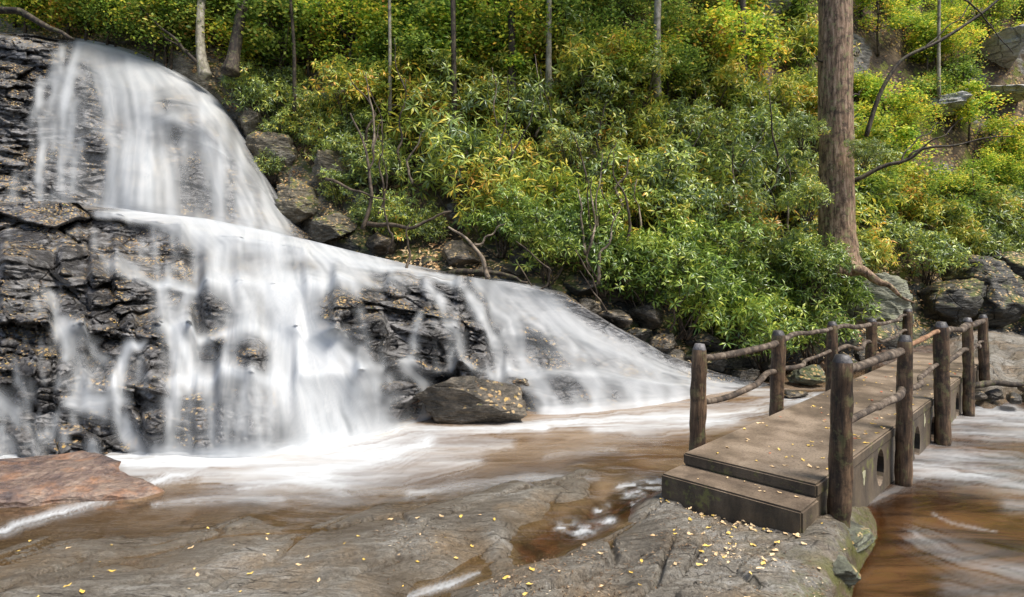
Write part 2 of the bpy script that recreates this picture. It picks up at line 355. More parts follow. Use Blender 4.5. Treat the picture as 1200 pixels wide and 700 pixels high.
# ------------------------------------------------------------------ loft: break lines (x -> y, depth) joined by a stepped profile
def loft(xs, lines, seg, prof, sb=5):
    """lines: list of (knots x, y, depth) bottom to top; returns px,py,Y grids"""
    ys = []; Ys = []
    sm = lambda kx, kv: blur(np.interp(np.arange(xs[0], xs[-1]+1, 2.), kx, kv)[None], sb)[0]
    gx = np.arange(xs[0], xs[-1]+1, 2.)
    L = [(np.interp(xs, gx, sm(k, y)), np.interp(xs, gx, sm(k, Y))) for k, y, Y in lines]
    for i in range(len(L)-1):
        t = np.linspace(0, 1, seg[i]+1)[:-1 if i < len(L)-2 else None]
        for tt in t:
            ys.append(L[i][0]*(1-tt)+L[i+1][0]*tt); g = prof[i](tt)
            Ys.append(1/((1-g)/L[i][1]+g/L[i+1][1]))
    return np.broadcast_to(xs, (len(ys), len(xs))).copy(), np.array(ys), np.array(Ys)
def topos(px, py, Y): return np.stack([(px-CX)/F*Y, Y, CH-(py-HY)/F*Y], -1)
def push(P, d):                                        # move the rock face out (d > 0: towards the open gorge)
    C = np.array([0, 0, CH]); v = P-C; r = np.linalg.norm(v, axis=-1, keepdims=True); return P-v/r*d[..., None]

step = lambda t: 1-(1-t)**2.6 if t < 1 else 1.
ease = lambda t: t
lip = lambda t: t**1.8
kx = [-320, -60, 0, 60, 120, 180, 240, 300, 360, 420, 480, 540, 600, 660, 720, 780, 840, 900, 960]
B0y = [556, 550, 545, 541, 537, 535, 534, 532, 527, 520, 505, 500, 498, 497, 492, 486, 475, 466, 462]
B0y = [y+8 if x < 470 else y for x, y in zip(kx, B0y)]
B0 = [2.14*700/(y-315) for y in B0y]
B1y = [475, 468, 464, 456, 450, 443, 441, 441, 443, 432, 425, 436, 441, 436, 440, 450, 456, 458, 459]
B1 = [b+.45 for b in B0]
B2y = [398, 392, 387, 387, 387, 386, 386, 387, 387, 387, 386, 392, 388, 392, 412, 436, 450, 455, 458]
B2 = [b+a for b, a in zip(B0, [1.2]*12+[1.1, 1.0, .9, .8, .5, .3, .2])]
B3y = [322, 315, 312, 316, 324, 331, 332, 331, 329, 328, 328, 330, 334, 346, 383, 416, 437, 450, 457]
B3 = [b+a for b, a in zip(B0, [2.3]*9+[2.3, 2.1, 1.9, 1.7, 1.5, 1.2, 1.0, .7, .4, .3])]
B4y = [247, 242, 238, 238, 245, 257, 270, 281, 297, 309, 319, 328, 332, 344.5, 382, 415, 436.5, 449.6, 456.8]
B4 = [b+a for b, a in zip(B0, [4.4]*7+[4.2, 3.8, 3.4, 2.9, 2.5, 2.2, 1.8, 1.4, 1.2, .9, .6, .4])]
B5y = [244, 240, 236, 236, 241, 250, 256, 268, 281, 296, 310, 322, 329, 342, 380, 414, 436, 449, 456]
B5 = [b+1.6 if i < 10 else b+1.0 for i, b in enumerate(B4)]
xs = np.arange(-320, 961, 1.6)
SEG, PRO = [66, 46, 50, 52, 16], [step, step, step, step, ease]
px, py0, Y = loft(xs, [(kx, B0y, B0), (kx, B1y, B1), (kx, B2y, B2), (kx, B3y, B3), (kx, B4y, B4), (kx, B5y, B5)], SEG, PRO)
kf = np.arange(-320, 961, 3.)                            # ledges broken into blocks of uneven height and depth
def jag(ky, kY, k, ay, aY):
    y_, Y_ = np.interp(kf, kx, ky), np.interp(kf, kx, kY); fade = 1-sstep(540, 660, kf)
    q_ = kf/38+1.1*vn(kf/90, k*3.1, 0)+k*.37; c_ = .7*(q_-np.floor(q_)-.5)*(1 if k % 2 else -1)+_h(np.floor(q_).astype(int), 0*kf.astype(int), 0*kf.astype(int)+k)-.5
    return kf, y_+ay*fade*(1.0*c_+.25*vn(kf/28, k*7.7, 2)), Y_+aY*fade*(1.1*c_+.2*vn(kf/37, k*5.3, 4))
px, py, Y = loft(xs, [jag(B0y, B0, 0, 0, .10), jag(B1y, B1, 1, 17, .2), jag(B2y, B2, 2, 19, .28), jag(B3y, B3, 3, 12, .35), jag(B4y, B4, 4, 6, .15), (kx, B5y, B5)], SEG, PRO, 1)
P = topos(px, py, Y)
def rock_disp(P, s, big=.34, mid=.13, small=.05):
    x, y, z = P[..., 0], P[..., 1], P[..., 2]
    wx = x+.10*fbm(x*.8, y*.8, z*.8, 3, s); wz = z+.07*fbm(x*.9+5, y*.9, z*.9, 3, s+9)+.20*x
    f1, f2, c, t1 = worley(wx*.50, y*.3, wz*1.5, s, True); e = sstep(0, .07, f2-f1)
    g1, g2, c2, t2 = worley(wx*1.35+.3*wz, y*.8, wz*4.8, s+20, True); e2 = sstep(0, .08, g2-g1)
    h1, h2, c3, t3 = worley(wx*4.2+.8*wz, y*3, wz*13, s+40, True); e3 = sstep(0, .12, h2-h1)
    r = big*((c-.5)+.9*t1+.35*e-.2)+mid*((c2-.5)+1.0*t2+.5*e2-.3)+small*((c3-.5)+.9*t3+.4*e3-.2)+.022*fbm(x*6, y*6, z*10, 4, s+5)
    return r, big*(c-.5)*e
disp, coarse = rock_disp(P, 3, .42, .2, .07)
disp_s, _ = rock_disp(P, 3, .5, .06, .03); ms = sstep(338, 322, py0)*sstep(300, 230, px); disp = disp*(1-ms)+disp_s*ms; disp = disp*(1+.3*sstep(230, 150, px))
edge = sstep(0, 14, np.arange(px.shape[0])[:, None])*np.ones_like(px)
calm = 1-.85*sstep(560, 700, px)                        # the right cascade slides over smooth rock
drys = disp*(.25+.75*edge)*calm
# the centre knob of rock bulges out, lower left rocks bulge
def bump2(cx, cy, rx, ry, a): return a*np.exp(-(((px-cx)/rx)**2+((py-cy)/ry)**2)**1.5)
bul = bump2(460, 380, 98, 62, .65)+bump2(240, 360, 28, 24, .22)+bump2(298, 416, 24, 26, .28)+bump2(275, 490, 78, 50, .35)+bump2(60, 280, 90, 34, .3)+bump2(175, 415, 30, 26, .25)+bump2(455, 470, 40, 25, .2)+bump2(170, 480, 40, 40, .2)
bul = bul*1.35+bump2(205, 300, 26, 14, .22)+bump2(390, 362, 22, 20, .3)+bump2(430, 350, 20, 14, .25)+bump2(505, 405, 22, 30, .3)+bump2(245, 410, 14, 18, .2)+bump2(560, 418, 22, 16, .25)+bump2(110, 360, 50, 16, .25)+bump2(60, 430, 50, 18, .25)+bump2(350, 312, 30, 9, .2)+bump2(180, 500, 20, 20, .25)
rockd = drys+bul
Pr = push(P, rockd)
FS = [  # lower falls and cascades
 ([(115, 247), (200, 254), (300, 275), (380, 296), (450, 314), (530, 328)], [4, 8, 13, 12, 8, 4], .9),
 ([(180, 262), (215, 268), (230, 290)], [6, 12, 12], .5),
 ([(240, 262), (262, 285), (262, 328)], [26, 30, 26], .9), ([(320, 282), (322, 305), (330, 330)], [30, 34, 34], .82),
 ([(380, 298), (398, 314), (400, 330)], [26, 30, 30], .85), ([(445, 315), (455, 326)], [30, 34], .6),
 ([(208, 296), (196, 310), (199, 326)], [4, 4, 5], .7), ([(212, 300), (240, 306), (246, 326)], [3, 3, 4], .6),
 ([(122, 302), (134, 314), (150, 324), (172, 328)], [6, 8, 8, 5], .6), ([(136, 300), (150, 310), (165, 322)], [3, 4, 5], .5),
 ([(180, 331), (240, 331), (300, 331), (360, 330), (410, 327)], [5, 6, 8, 9, 6], .85),
 ([(190, 335), (200, 385)], [10, 16], .7), ([(222, 335), (216, 385)], [7, 10], .8), ([(272, 335), (280, 360), (285, 386)], [14, 20, 24], .85),
 ([(240, 338), (243, 384)], 18, .3), ([(330, 335), (340, 365), (350, 390)], [30, 36, 38], .97), ([(375, 335), (372, 365)], [14, 12], .7),
 ([(190, 388), (260, 388), (340, 390), (400, 400)], [4, 5, 8, 12], .8),
 ([(204, 390), (214, 415), (226, 440)], [12, 17, 20], .88), ([(232, 392), (240, 440)], 12, .4), ([(276, 394), (268, 418), (264, 440)], [8, 7, 9], .9), ([(298, 392), (298, 438)], 20, .22),
 ([(335, 392), (342, 420), (348, 445)], [18, 22, 26], .9), ([(362, 385), (372, 430), (385, 480), (400, 530)], [26, 34, 46, 56], 1.0),
 ([(385, 402), (410, 425), (430, 455), (444, 490), (455, 515)], [20, 26, 24, 20, 22], .92), ([(330, 440), (350, 480), (360, 530)], [18, 26, 30], .95),
 ([(205, 443), (260, 440), (330, 444)], [6, 7, 10], .85), ([(275, 450), (272, 490), (268, 530)], [64, 76, 74], .42),
 ([(206, 445), (201, 490), (200, 530)], [8, 8, 7], .75), ([(245, 446), (249, 500), (254, 530)], [6, 7, 5], .45), ([(300, 448), (306, 480), (304, 530)], [5, 7, 8], .45),
 ([(60, 342), (66, 362), (76, 386)], [5, 8, 12], .72), ([(78, 386), (88, 410), (98, 440), (98, 470)], [14, 15, 13, 12], .72), ([(92, 390), (110, 405), (124, 425)], [8, 9, 6], .45),
 ([(168, 404), (150, 412), (140, 440), (134, 472)], [4, 5, 9, 12], .85), ([(98, 470), (120, 478), (146, 495), (160, 525)], [12, 12, 10, 14], .8), ([(80, 474), (140, 474)], [8, 10], .7),
 ([(108, 520), (110, 536)], 8, .7), ([(-20, 462), (14, 476), (30, 505), (38, 540)], [12, 16, 14, 16], .62), ([(-10, 480), (0, 540)], 14, .5), ([(28, 440), (30, 475)], 5, .35),
 ([(-60, 470), (-80, 545)], 30, .6), ([(-160, 400), (-170, 545)], 25, .6),
 ([(418, 342), (424, 370), (430, 402)], [5, 5, 6], .7), ([(492, 366), (486, 395), (483, 426)], [3, 6, 9], .88), ([(450, 385), (448, 430)], 4, .35),
 ([(498, 336), (520, 360), (536, 395), (546, 432)], [7, 9, 8, 10], .72), ([(512, 350), (524, 390), (530, 430)], 4, .6), ([(508, 380), (512, 430)], 3, .5),
 ([(400, 429), (470, 428), (540, 432), (610, 438)], [4, 4, 4, 5], .3), ([(474, 430), (494, 445), (505, 468), (496, 490)], [8, 9, 9, 7], .75), ([(430, 440), (450, 470)], [20, 22], .4),
 ([(530, 333), (560, 365), (580, 400), (592, 440)], [8, 9, 9, 10], .8), ([(560, 336), (600, 375), (612, 420), (640, 470), (650, 490)], [10, 14, 15, 17, 18], .72),
 ([(585, 338), (640, 380), (680, 420), (705, 460), (715, 488)], [12, 16, 18, 19, 20], .75), ([(615, 336), (670, 385), (725, 430), (755, 462), (765, 482)], [10, 16, 18, 20, 20], .7),
 ([(640, 350), (690, 395), (735, 412), (770, 440), (800, 470)], [8, 12, 14, 14, 16], .72), ([(600, 440), (640, 436), (700, 440), (760, 452)], [5, 6, 9, 9], .6),
 ([(720, 402), (770, 430), (830, 455), (880, 462)], [9, 12, 12, 8], .62), ([(800, 448), (880, 456)], [7, 7], .5),
 ([(550, 470), (600, 452), (640, 462)], [3, 4, 8], .35), ([(640, 485), (700, 482), (780, 476), (860, 468), (930, 462)], [8, 12, 12, 9, 6], .95),
 ([(180, 530), (280, 531), (360, 528), (430, 518), (490, 500)], [7, 8, 14, 12, 6], .95),
]
rs_ = random.Random(3)
for (x0, x1, y0, y1, nst, wmx, dmx) in [(0, 60, 330, 380, 6, 3, .35), (10, 130, 400, 470, 12, 3, .35), (0, 190, 478, 535, 16, 5, .45), (140, 210, 400, 470, 6, 3, .4), (200, 345, 335, 380, 10, 3, .4),
        (205, 340, 392, 436, 10, 4, .5), (200, 350, 446, 530, 26, 4, .45), (370, 560, 345, 425, 8, 2.5, .3), (380, 520, 432, 500, 12, 4, .5), (130, 240, 262, 328, 12, 3.5, .45), (225, 470, 275, 328, 10, 4, .25), (0, 120, 262, 310, 5, 2.5, .25), (560, 760, 380, 480, 16, 5, .35)]:
    for _ in range(nst):
        a_ = rs_.uniform(x0, x1); b_ = rs_.uniform(y0, y0+(y1-y0)*.45); c_ = rs_.uniform(b_+12, y1); sl_ = .12*(c_-b_) if x0 < 500 else .7*(c_-b_)
        w_ = rs_.uniform(1.2, wmx); FS.append(([(a_, b_), (a_+sl_*.4+rs_.uniform(-3, 3), (b_+c_)/2), (a_+sl_+rs_.uniform(-5, 5), c_)], [w_*.5, w_, w_*1.5], rs_.uniform(.3, 1)*dmx*1.5))
D, K = stream_field(px, py0, FS, 50)
for (a_, b_, c_, d_, e_) in [(240, 358, 20, 22, .75), (297, 418, 17, 19, .8), (250, 410, 12, 18, .5), (215, 300, 26, 14, .7), (350, 312, 26, 7, .4), (300, 303, 20, 8, .35), (245, 500, 26, 26, .35), (300, 490, 24, 26, .35), (420, 385, 20, 26, .3),
        (470, 395, 14, 26, .5), (390, 360, 22, 20, .55), (450, 350, 24, 14, .5), (500, 410, 10, 16, .4), (460, 470, 26, 22, .45), (180, 500, 16, 14, .4), (560, 415, 18, 14, .4), (640, 400, 24, 8, .35), (690, 425, 26, 8, .35), (745, 440, 20, 6, .3), (600, 450, 20, 8, .4), (660, 455, 10, 18, .35), (720, 470, 10, 14, .3), (275, 372, 6, 12, .3)]:
    D = D*(1-e_*np.exp(-(np.abs((px-a_)/c_)**2.5+np.abs((py0-b_)/d_)**2.5)))
D = D*(1-.28*sstep(560, 640, px)*sstep(470, 430, py))
SR = [0]+list(np.cumsum(SEG)); ri = np.arange(px.shape[0])[:, None].astype(float)      # water thins and parts below each lip, gathers again on the next ledge
thin = np.zeros(px.shape)
for a_, b_ in zip(SR[:4], SR[1:5]):
    t_ = np.clip((ri-a_)/(b_-a_), 0, 1); sk = sstep(-.25, .45, fbm(px/8.5, py0/70, a_*.3, 3, 211)+.35*vn(px/30, py0/40, a_*.1, 215))
    thin = thin+np.sin(np.pi*t_)**.8*(.12+.88*sk)*(.9 if a_ < 200 else .6)
core = np.exp(-((px-(350+.28*(py0-330)))/50)**4)
D = D*(1-np.clip(thin*(.62-.56*core), 0, .92)*(1-.4*sstep(560, 640, px)))
knob = np.exp(-(np.abs((px-462)/100)**4+np.abs((py0-382)/52)**4)); D = np.clip(D, 0, 1)**(1+1.1*knob+.15*sstep(215, 175, px))
Ds = np.clip(blur(D, 7)*1.5, 0, 1); rockd = rockd-drys*.72*Ds; Pr = push(P, rockd)
wd = blur(rockd, 6)
D = np.clip(D*1.0-np.clip(rockd-wd-.02, 0, 1)*3.2*(1.1-D)+.10*(K-.5)*sstep(.1, .5, D), 0, .965)
D = blur(D, 1)
Wd = np.where(D > .35, np.maximum(wd+.07, rockd+.022), np.maximum(wd*.6+rockd*.4+.03, rockd+.02)); Wd = blur(Wd, 4); Wd = np.maximum(Wd, rockd+.014)
def veil(P, Wd, nv, clear=.035):
    Rk = np.linalg.norm(P-np.array([0, 0, CH]), axis=-1); dirs = (P-np.array([0, 0, CH]))/Rk[..., None]; tgt = Rk-Wd; sm = tgt
    for _ in range(3):
        Q_ = np.pad(sm, ((nv, nv), (0, 0)), 'edge'); c = np.cumsum(np.concatenate([np.zeros((1, sm.shape[1])), Q_]), 0); sm = (c[2*nv+1:]-c[:-2*nv-1])/(2*nv+1)
    sm = blur(sm, 2)
    for _ in range(7): sm = blur(np.minimum(sm, Rk-RK-clear), 3)
    sm = sm-.05; sm = sm-blur(np.maximum(sm-(Rk-RK-.02), 0), 4)*1.5
    return np.array([0, 0, CH])+dirs*np.minimum(sm, Rk-RK-.006)[..., None]
RK = rockd; Pw = veil(P, Wd, 9)
nr, nc = px.shape; Fq = grid_faces(nr, nc)
cliff = link('waterfall_rock_face', mesh_np('waterfall_rock_face', Pr.reshape(-1, 3), Fq, M_FALLROCK)); tag(cliff, kind='structure')
def water_mesh(name, Pw, D, K, extra_parent=None):
    Dv = D.reshape(-1); keep = Dv[Fq_cur].max(1) > .03; f = Fq_cur[keep]; used = np.unique(f); mp = np.full(len(Dv), -1); mp[used] = np.arange(len(used))
    o = link(name, mesh_np(name, Pw.reshape(-1, 3)[used], mp[f], M_FALL, True, {'dens': Dv[used], 'streak': K.reshape(-1)[used]})); tag(o, kind='structure'); return o
Fq_cur = Fq; water_mesh('waterfall_lower_cascades', Pw, D, K)

# upper fall
ux = [-320, -60, 0, 40, 66, 90, 140, 180, 210, 250, 275, 300, 325, 350, 380]
A0y = [246, 243, 240, 240, 241, 243, 250, 256, 260, 266, 270, 276, 282, 290, 298]; A0 = [11.0+.4]*4+[11.4]*4+[11.4, 11.5, 11.6, 11.7, 11.9, 12.1, 12.3]
B5i = np.interp(ux, kx, B5); A0 = [b-.25 for b in B5i]
A1y = [150, 150, 148, 150, 150, 150, 155, 158, 160, 172, 190, 212, 246, 276, 290]; A1 = [a+1.2 for a in A0]
A2y = [20, 34, 40, 40, 48, 48, 58, 72, 88, 112, 142, 182, 228, 264, 284]; A2 = [a+2.6 for a in A0]
A3y = [y-4 for y in A2y]; A3 = [a+2.2 for a in A2]
uxs = np.arange(-320, 381, 1.6)
px, py, Y = loft(uxs, [(ux, A0y, A0), (ux, A1y, A1), (ux, A2y, A2), (ux, A3y, A3)], [72, 76, 10], [ease, lip, ease])
P = topos(px, py, Y); disp, coarse = rock_disp(P, 77, .42, .17, .07)
bul = bump2(165, 215, 34, 40, .5)+bump2(185, 130, 30, 16, .25)+bump2(212, 146, 26, 14, .25)+bump2(120, 165, 30, 18, .3)+bump2(250, 150, 22, 30, .3)
top = sstep(0, 12, px.shape[0]-1-np.arange(px.shape[0]))[:, None]
rockd = disp*(.3+.7*top)*(1-.45*sstep(90, 120, px))+bul
Pr = push(P, rockd)
US = [
 ([(112, 50), (124, 100), (138, 160), (140, 246)], [20, 22, 16, 20], .66), ([(150, 58), (165, 110), (170, 160), (172, 246)], [24, 26, 24, 32], .84),
 ([(175, 68), (200, 110), (215, 160), (222, 250)], [20, 20, 16, 20], .46), ([(210, 88), (235, 125), (262, 180), (290, 240), (305, 272)], [18, 18, 18, 17, 18], .95),
 ([(185, 72), (215, 98), (245, 130)], [14, 16, 16], .7), ([(236, 100), (262, 130), (288, 180), (312, 225), (334, 266)], [12, 14, 13, 14, 13], .62),
 ([(165, 178), (164, 210), (162, 248)], [22, 32, 38], .85), ([(112, 150), (130, 152), (140, 172), (132, 200), (122, 246)], [6, 8, 9, 8, 8], .5),
 ([(185, 142), (205, 138), (218, 150), (222, 180)], [5, 6, 7, 10], .6), ([(176, 116), (200, 112), (212, 122)], [4, 6, 6], .5), ([(225, 155), (238, 152), (252, 175), (262, 250)], [5, 7, 10, 14], .6),
 ([(96, 152), (104, 195), (100, 246)], [13, 16, 18], .2), ([(235, 175), (248, 250)], [16, 20], .25), ([(205, 190), (212, 250)], [14, 16], .25),
 ([(92, 52), (88, 70), (78, 95), (76, 125)], [7, 6, 6, 6], .85), ([(72, 55), (70, 85), (64, 110), (58, 135)], [4, 4, 4, 3], .75), ([(78, 110), (74, 150), (72, 190), (74, 240)], [6, 6, 6, 6], .85),
 ([(90, 118), (84, 165), (70, 205), (60, 238)], [4, 4, 4, 4], .5), ([(60, 118), (42, 125), (34, 145)], [4, 4, 3], .55), ([(55, 130), (54, 165), (46, 190), (48, 236)], [4, 4, 3, 4], .55),
 ([(82, 80), (98, 90), (100, 140)], [4, 4, 5], .4), ([(96, 165), (88, 185), (82, 238)], [3, 4, 4], .6), ([(64, 60), (60, 100)], [3, 4], .5), ([(20, 205), (14, 235)], [4, 8], .45),
 ([(100, 47), (140, 54), (185, 70), (222, 92), (250, 112)], [5, 7, 8, 8, 6], .8), ([(104, 244), (170, 250), (240, 262), (310, 276), (345, 286)], [5, 7, 10, 11, 8], .9),
]
for (x0, x1, y0, y1, nst, wmx, dmx) in [(44, 92, 60, 200, 30, 3, .6), (30, 60, 120, 200, 9, 2.5, .45), (95, 135, 70, 200, 8, 4, .3), (130, 250, 90, 200, 16, 6, .3)]:
    for _ in range(nst):
        a_ = rs_.uniform(x0, x1); b_ = rs_.uniform(y0, y1); c_ = b_+rs_.uniform(14, 50); w_ = rs_.uniform(1., wmx); q_ = rs_.uniform(-.25, .05)*(c_-b_)
        US.append(([(a_, b_), (a_+q_*.5+rs_.uniform(-2, 2), (b_+c_)/2), (a_+q_, c_)], [w_*.5, w_, w_], rs_.uniform(.4, 1)*dmx*1.4))
D, K = stream_field(px, py, US, 90, .5, .010, 5.)
for (a_, b_, c_, d_, e_) in [(204, 122, 20, 10, .5), (209, 155, 10, 10, .6), (225, 212, 16, 36, .6), (113, 200, 14, 36, .7), (196, 108, 22, 7, .3), (140, 155, 10, 16, .4), (246, 150, 10, 14, .35), (182, 165, 12, 10, .35), (275, 225, 8, 28, .4), (102, 110, 8, 30, .5)]:
    D = D*(1-e_*np.exp(-(np.abs((px-a_)/c_)**2.5+np.abs((py-b_)/d_)**2.5)))
Ds = np.clip(blur(D, 7)*1.4, 0, 1); rockd = rockd-(rockd-bul)*.72*Ds; Pr = push(P, rockd)
sk = sstep(-.3, .4, fbm(px/7, py/90, 3., 3, 311)); D = D*(1-.5*(1-sk)*sstep(60, 150, py)*(1-.5*np.exp(-((px-160)/30)**2)))
wd = blur(rockd, 7); D = np.clip(D*.97-np.clip(rockd-wd-.04, 0, 1)*2.2*(1.1-D)+.12*(K-.5)*sstep(.1, .5, D), 0, .95); D = blur(D, 1)
Wd = np.maximum(wd+.08, rockd+.02); Wd = np.maximum(blur(Wd, 6), rockd+.014)
RK = rockd; Pw = veil(P, Wd, 9); Fq_cur = grid_faces(*px.shape)
o = link('upper_cliff_face', mesh_np('upper_cliff_face', Pr.reshape(-1, 3), Fq_cur, M_FALLROCK)); tag(o, kind='structure')
water_mesh('waterfall_upper_veil', Pw, D, K)

# ------------------------------------------------------------------ foreground: bed and slabs as a height field
ctl = [(-200, 560, -.3), (0, 575, -.16), (100, 575, -.12), (200, 568, -.2), (300, 560, -.4), (400, 550, -.45), (500, 540, -.4), (600, 530, -.4), (700, 520, -.4), (800, 505, -.45), (900, 480, -.4),
 (600, 552, -.12), (690, 545, -.07), (760, 538, -.12), (650, 558, -.03), (738, 555, .0), (700, 559, .015), (300, 495, -.5), (600, 470, -.5), (900, 445, -.2), (0, 500, -.5), (-300, 600, -.1), (400, 440, -.5), (200, 440, -.5), (0, 440, -.5), (700, 430, -.4), (700, 395, -.4), (500, 395, -.5), (-200, 440, -.5),
 (0, 622, -.03), (100, 608, -.04), (200, 604, -.05), (300, 592, -.05), (400, 580, -.06), (0, 665, .015), (0, 700, .05), (200, 645, .0), (200, 700, .08), (330, 625, .0), (400, 612, .015), (400, 700, .1), (500, 592, -.0), (500, 640, .07), (550, 610, .05),
 (520, 660, .04), (450, 690, .04), (590, 630, .09), (630, 596, .06), (660, 582, .06), (690, 568, .04), (-300, 700, .06),
 (705, 596, -.2), (755, 576, -.25), (660, 620, -.18), (622, 641, -.10), (595, 656, -.05), (565, 668, -.04), (530, 682, -.03), (495, 694, -.03), (775, 560, -.2),
 (800, 592, .09), (745, 616, .07), (688, 640, .06), (625, 668, .07), (560, 696, .07), (700, 690, .10), (850, 640, .14), (900, 600, .13), (782, 578, .05), (930, 640, .16), (880, 700, .15), (960, 600, .10), (1005, 600, .05), (1000, 640, .05), (985, 670, .04), (960, 700, .06),
 (1040, 625, -.2), (1035, 670, -.25), (1010, 705, -.3), (1060, 600, -.4), (1080, 650, -.45), (1100, 700, -.45), (1200, 700, -.5), (1200, 600, -.5), (1200, 510, -.4), (1100, 540, -.45), (1040, 575, -.35), (1400, 600, -.4), (1400, 700, -.4),
 (1150, 452, .05), (1200, 458, -.02), (1190, 475, -.22), (1120, 475, -.25), (1155, 428, .36), (1200, 422, .36), (1200, 398, .40), (1110, 405, .3), (1300, 440, .2), (1300, 400, .45), (1060, 430, .02), (1000, 440, -.2), (1000, 425, .1), (940, 450, -.12), (1200, 380, .5), (1000, 395, .4), (900, 400, .4),
 (600, 1000, .12), (0, 1000, .1), (1200, 1000, -.4), (900, 900, .14), (-300, 1000, .1), (1500, 1000, -.4), (1500, 460, 0.), (1500, 390, .5), (400, 800, .1), (1000, 780, -.2), (600, 800, .1)]
cu = np.array([[a, 315+1400/((CH-z)*700/(b-315))] for a, b, z in ctl]); cz = np.array([c[2] for c in ctl])
def tp(r): return np.where(r > 1e-9, r**2*np.log(r+1e-12), 0)
sc = 100.
A = tp(np.hypot(*(cu[:, None]-cu[None]).transpose(2, 0, 1))/sc)+np.eye(len(cu))*.02
Q = np.c_[np.ones(len(cu)), cu/sc]; Msol = np.block([[A, Q], [Q.T, np.zeros((3, 3))]])
wsol = np.linalg.solve(Msol, np.r_[cz, 0, 0, 0])
def ground(X, Yw):
    u = X/Yw*F+CX; v = 315+1400/Yw; z = wsol[-3]+wsol[-2]*u/sc+wsol[-1]*v/sc
    for i in range(len(cu)): z = z+wsol[i]*tp(np.hypot(u-cu[i, 0], v-cu[i, 1])/sc)
    z = np.clip(z, -.6, .9)
    return z
def ground_detail(X, Yw, z):
    c, s_ = math.cos(math.radians(38)), math.sin(math.radians(38)); a = X*c+Yw*s_; b = -X*s_+Yw*c
    bw = b+.12*fbm(a*.9, b*.9, 0, 3, 4)
    f1, f2, cd = worley(a*.8, bw*3.2, z*0+.5, 60); e = sstep(0, .12, f2-f1)
    g1, g2, cd2 = worley(a*3.5, bw*11, z*0+.5, 66)
    r = .07*((cd-.5)*e)-.055*(1-sstep(0, .06, f2-f1))+.03*(cd2-.5)*sstep(0, .2, g2-g1)+.03*fbm(X*1.3, Yw*1.3, 0, 4, 8)+.022*fbm(X*6, Yw*6, 0, 4, 18)
    u = X/Yw*F+CX
    return z+r*(.35+.65*sstep(-.1, .06, z))*(.55+.45*sstep(560, 660, u))
gx = np.arange(-420, 1660, 2.); rows = np.concatenate([np.geomspace(1.2, 3.2, 40)[:-1], np.geomspace(3.2, 24, 330)])
GX = (gx[None]-CX)/F*rows[:, None]; GY = np.broadcast_to(rows[:, None], GX.shape).copy()
Gz0 = ground(GX, GY); Gz = ground_detail(GX, GY, Gz0)
# bank behind the bridge's far side rises to the hill
GU = GX/GY*F+CX
GV_ = 315+CH*700/GY
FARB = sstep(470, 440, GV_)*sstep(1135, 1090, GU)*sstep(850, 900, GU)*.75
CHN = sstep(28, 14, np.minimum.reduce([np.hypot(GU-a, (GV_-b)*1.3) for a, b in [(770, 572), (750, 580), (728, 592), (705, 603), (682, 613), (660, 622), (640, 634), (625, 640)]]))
moss = sstep(850, 960, GU)*sstep(5.6, 4.9, GY)*sstep(.2, .06, Gz)*.9
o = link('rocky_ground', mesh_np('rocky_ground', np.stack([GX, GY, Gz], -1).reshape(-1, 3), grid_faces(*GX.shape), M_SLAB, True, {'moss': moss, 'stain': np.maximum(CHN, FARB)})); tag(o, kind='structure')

# bridge frame
P0 = np.array([1.485, 5.19]); dv = np.array([.7055, .7087]); wv = np.array([.7087, -.7055])
Qc = (GX-P0[0])*wv[0]+(GY-P0[1])*wv[1]; Sc = (GX-P0[0])*dv[0]+(GY-P0[1])*dv[1]
GVv = 315+CH*700/GY
PF = [
 ([(-60, 540), (0, 537), (120, 535), (200, 534), (300, 532), (400, 522), (480, 505), (560, 504), (640, 501)], [9, 12, 12, 14, 14, 14, 9, 4, 4], .95), 
 ([(150, 548), (260, 545), (340, 544), (430, 538), (500, 520)], [9, 12, 18, 18, 9], .85), ([(300, 556), (400, 560), (470, 558), (560, 540)], [18, 24, 20, 8], .38), ([(440, 530), (520, 525), (600, 520)], [10, 12, 4], .5), ([(240, 562), (330, 560), (400, 572)], [8, 12, 12], .45),
 ([(-60, 655), (0, 625), (60, 602), (110, 588), (150, 574), (190, 562), (240, 550)], [3, 4, 4, 4, 4, 5, 6], .85), ([(-60, 548), (40, 548), (110, 545)], [12, 12, 8], .7),
 ([(600, 500), (680, 495), (760, 491), (840, 486), (920, 474), (980, 462)], [4, 8, 10, 10, 8, 4], .88), ([(500, 506), (580, 503), (630, 501)], [5, 4, 4], .5), ([(700, 505), (800, 500), (860, 492)], [6, 8, 6], .5),
 ([(480, 578), (560, 568), (640, 560), (700, 560)], [5, 8, 7, 3], .33), ([(280, 574), (340, 566), (385, 562)], [3, 4, 4], .4), ([(180, 592), (260, 584), (330, 586)], [3, 7, 5], .3),
 ([(655, 618), (672, 617)], 4, .85), ([(678, 622), (694, 619)], 4, .95), ([(698, 616), (716, 611)], 3.5, .8), ([(724, 570), (748, 566), (775, 562)], [3, 5, 4], .7), ([(734, 582), (752, 578)], 3, .75), ([(745, 592), (758, 588)], 3, .7), ([(700, 600), (712, 596)], 2.5, .6), ([(758, 572), (780, 574)], 3, .6),  # channel patches: white reflections painted in, sharing the froth attribute
 ([(470, 700), (500, 692), (530, 682), (560, 670)], [3, 4, 4, 2], .6), ([(880, 458), (930, 462)], 4, .5), ([(640, 535), (720, 528)], [4, 4], .2), ([(20, 700), (60, 690)], 3, .1),
]
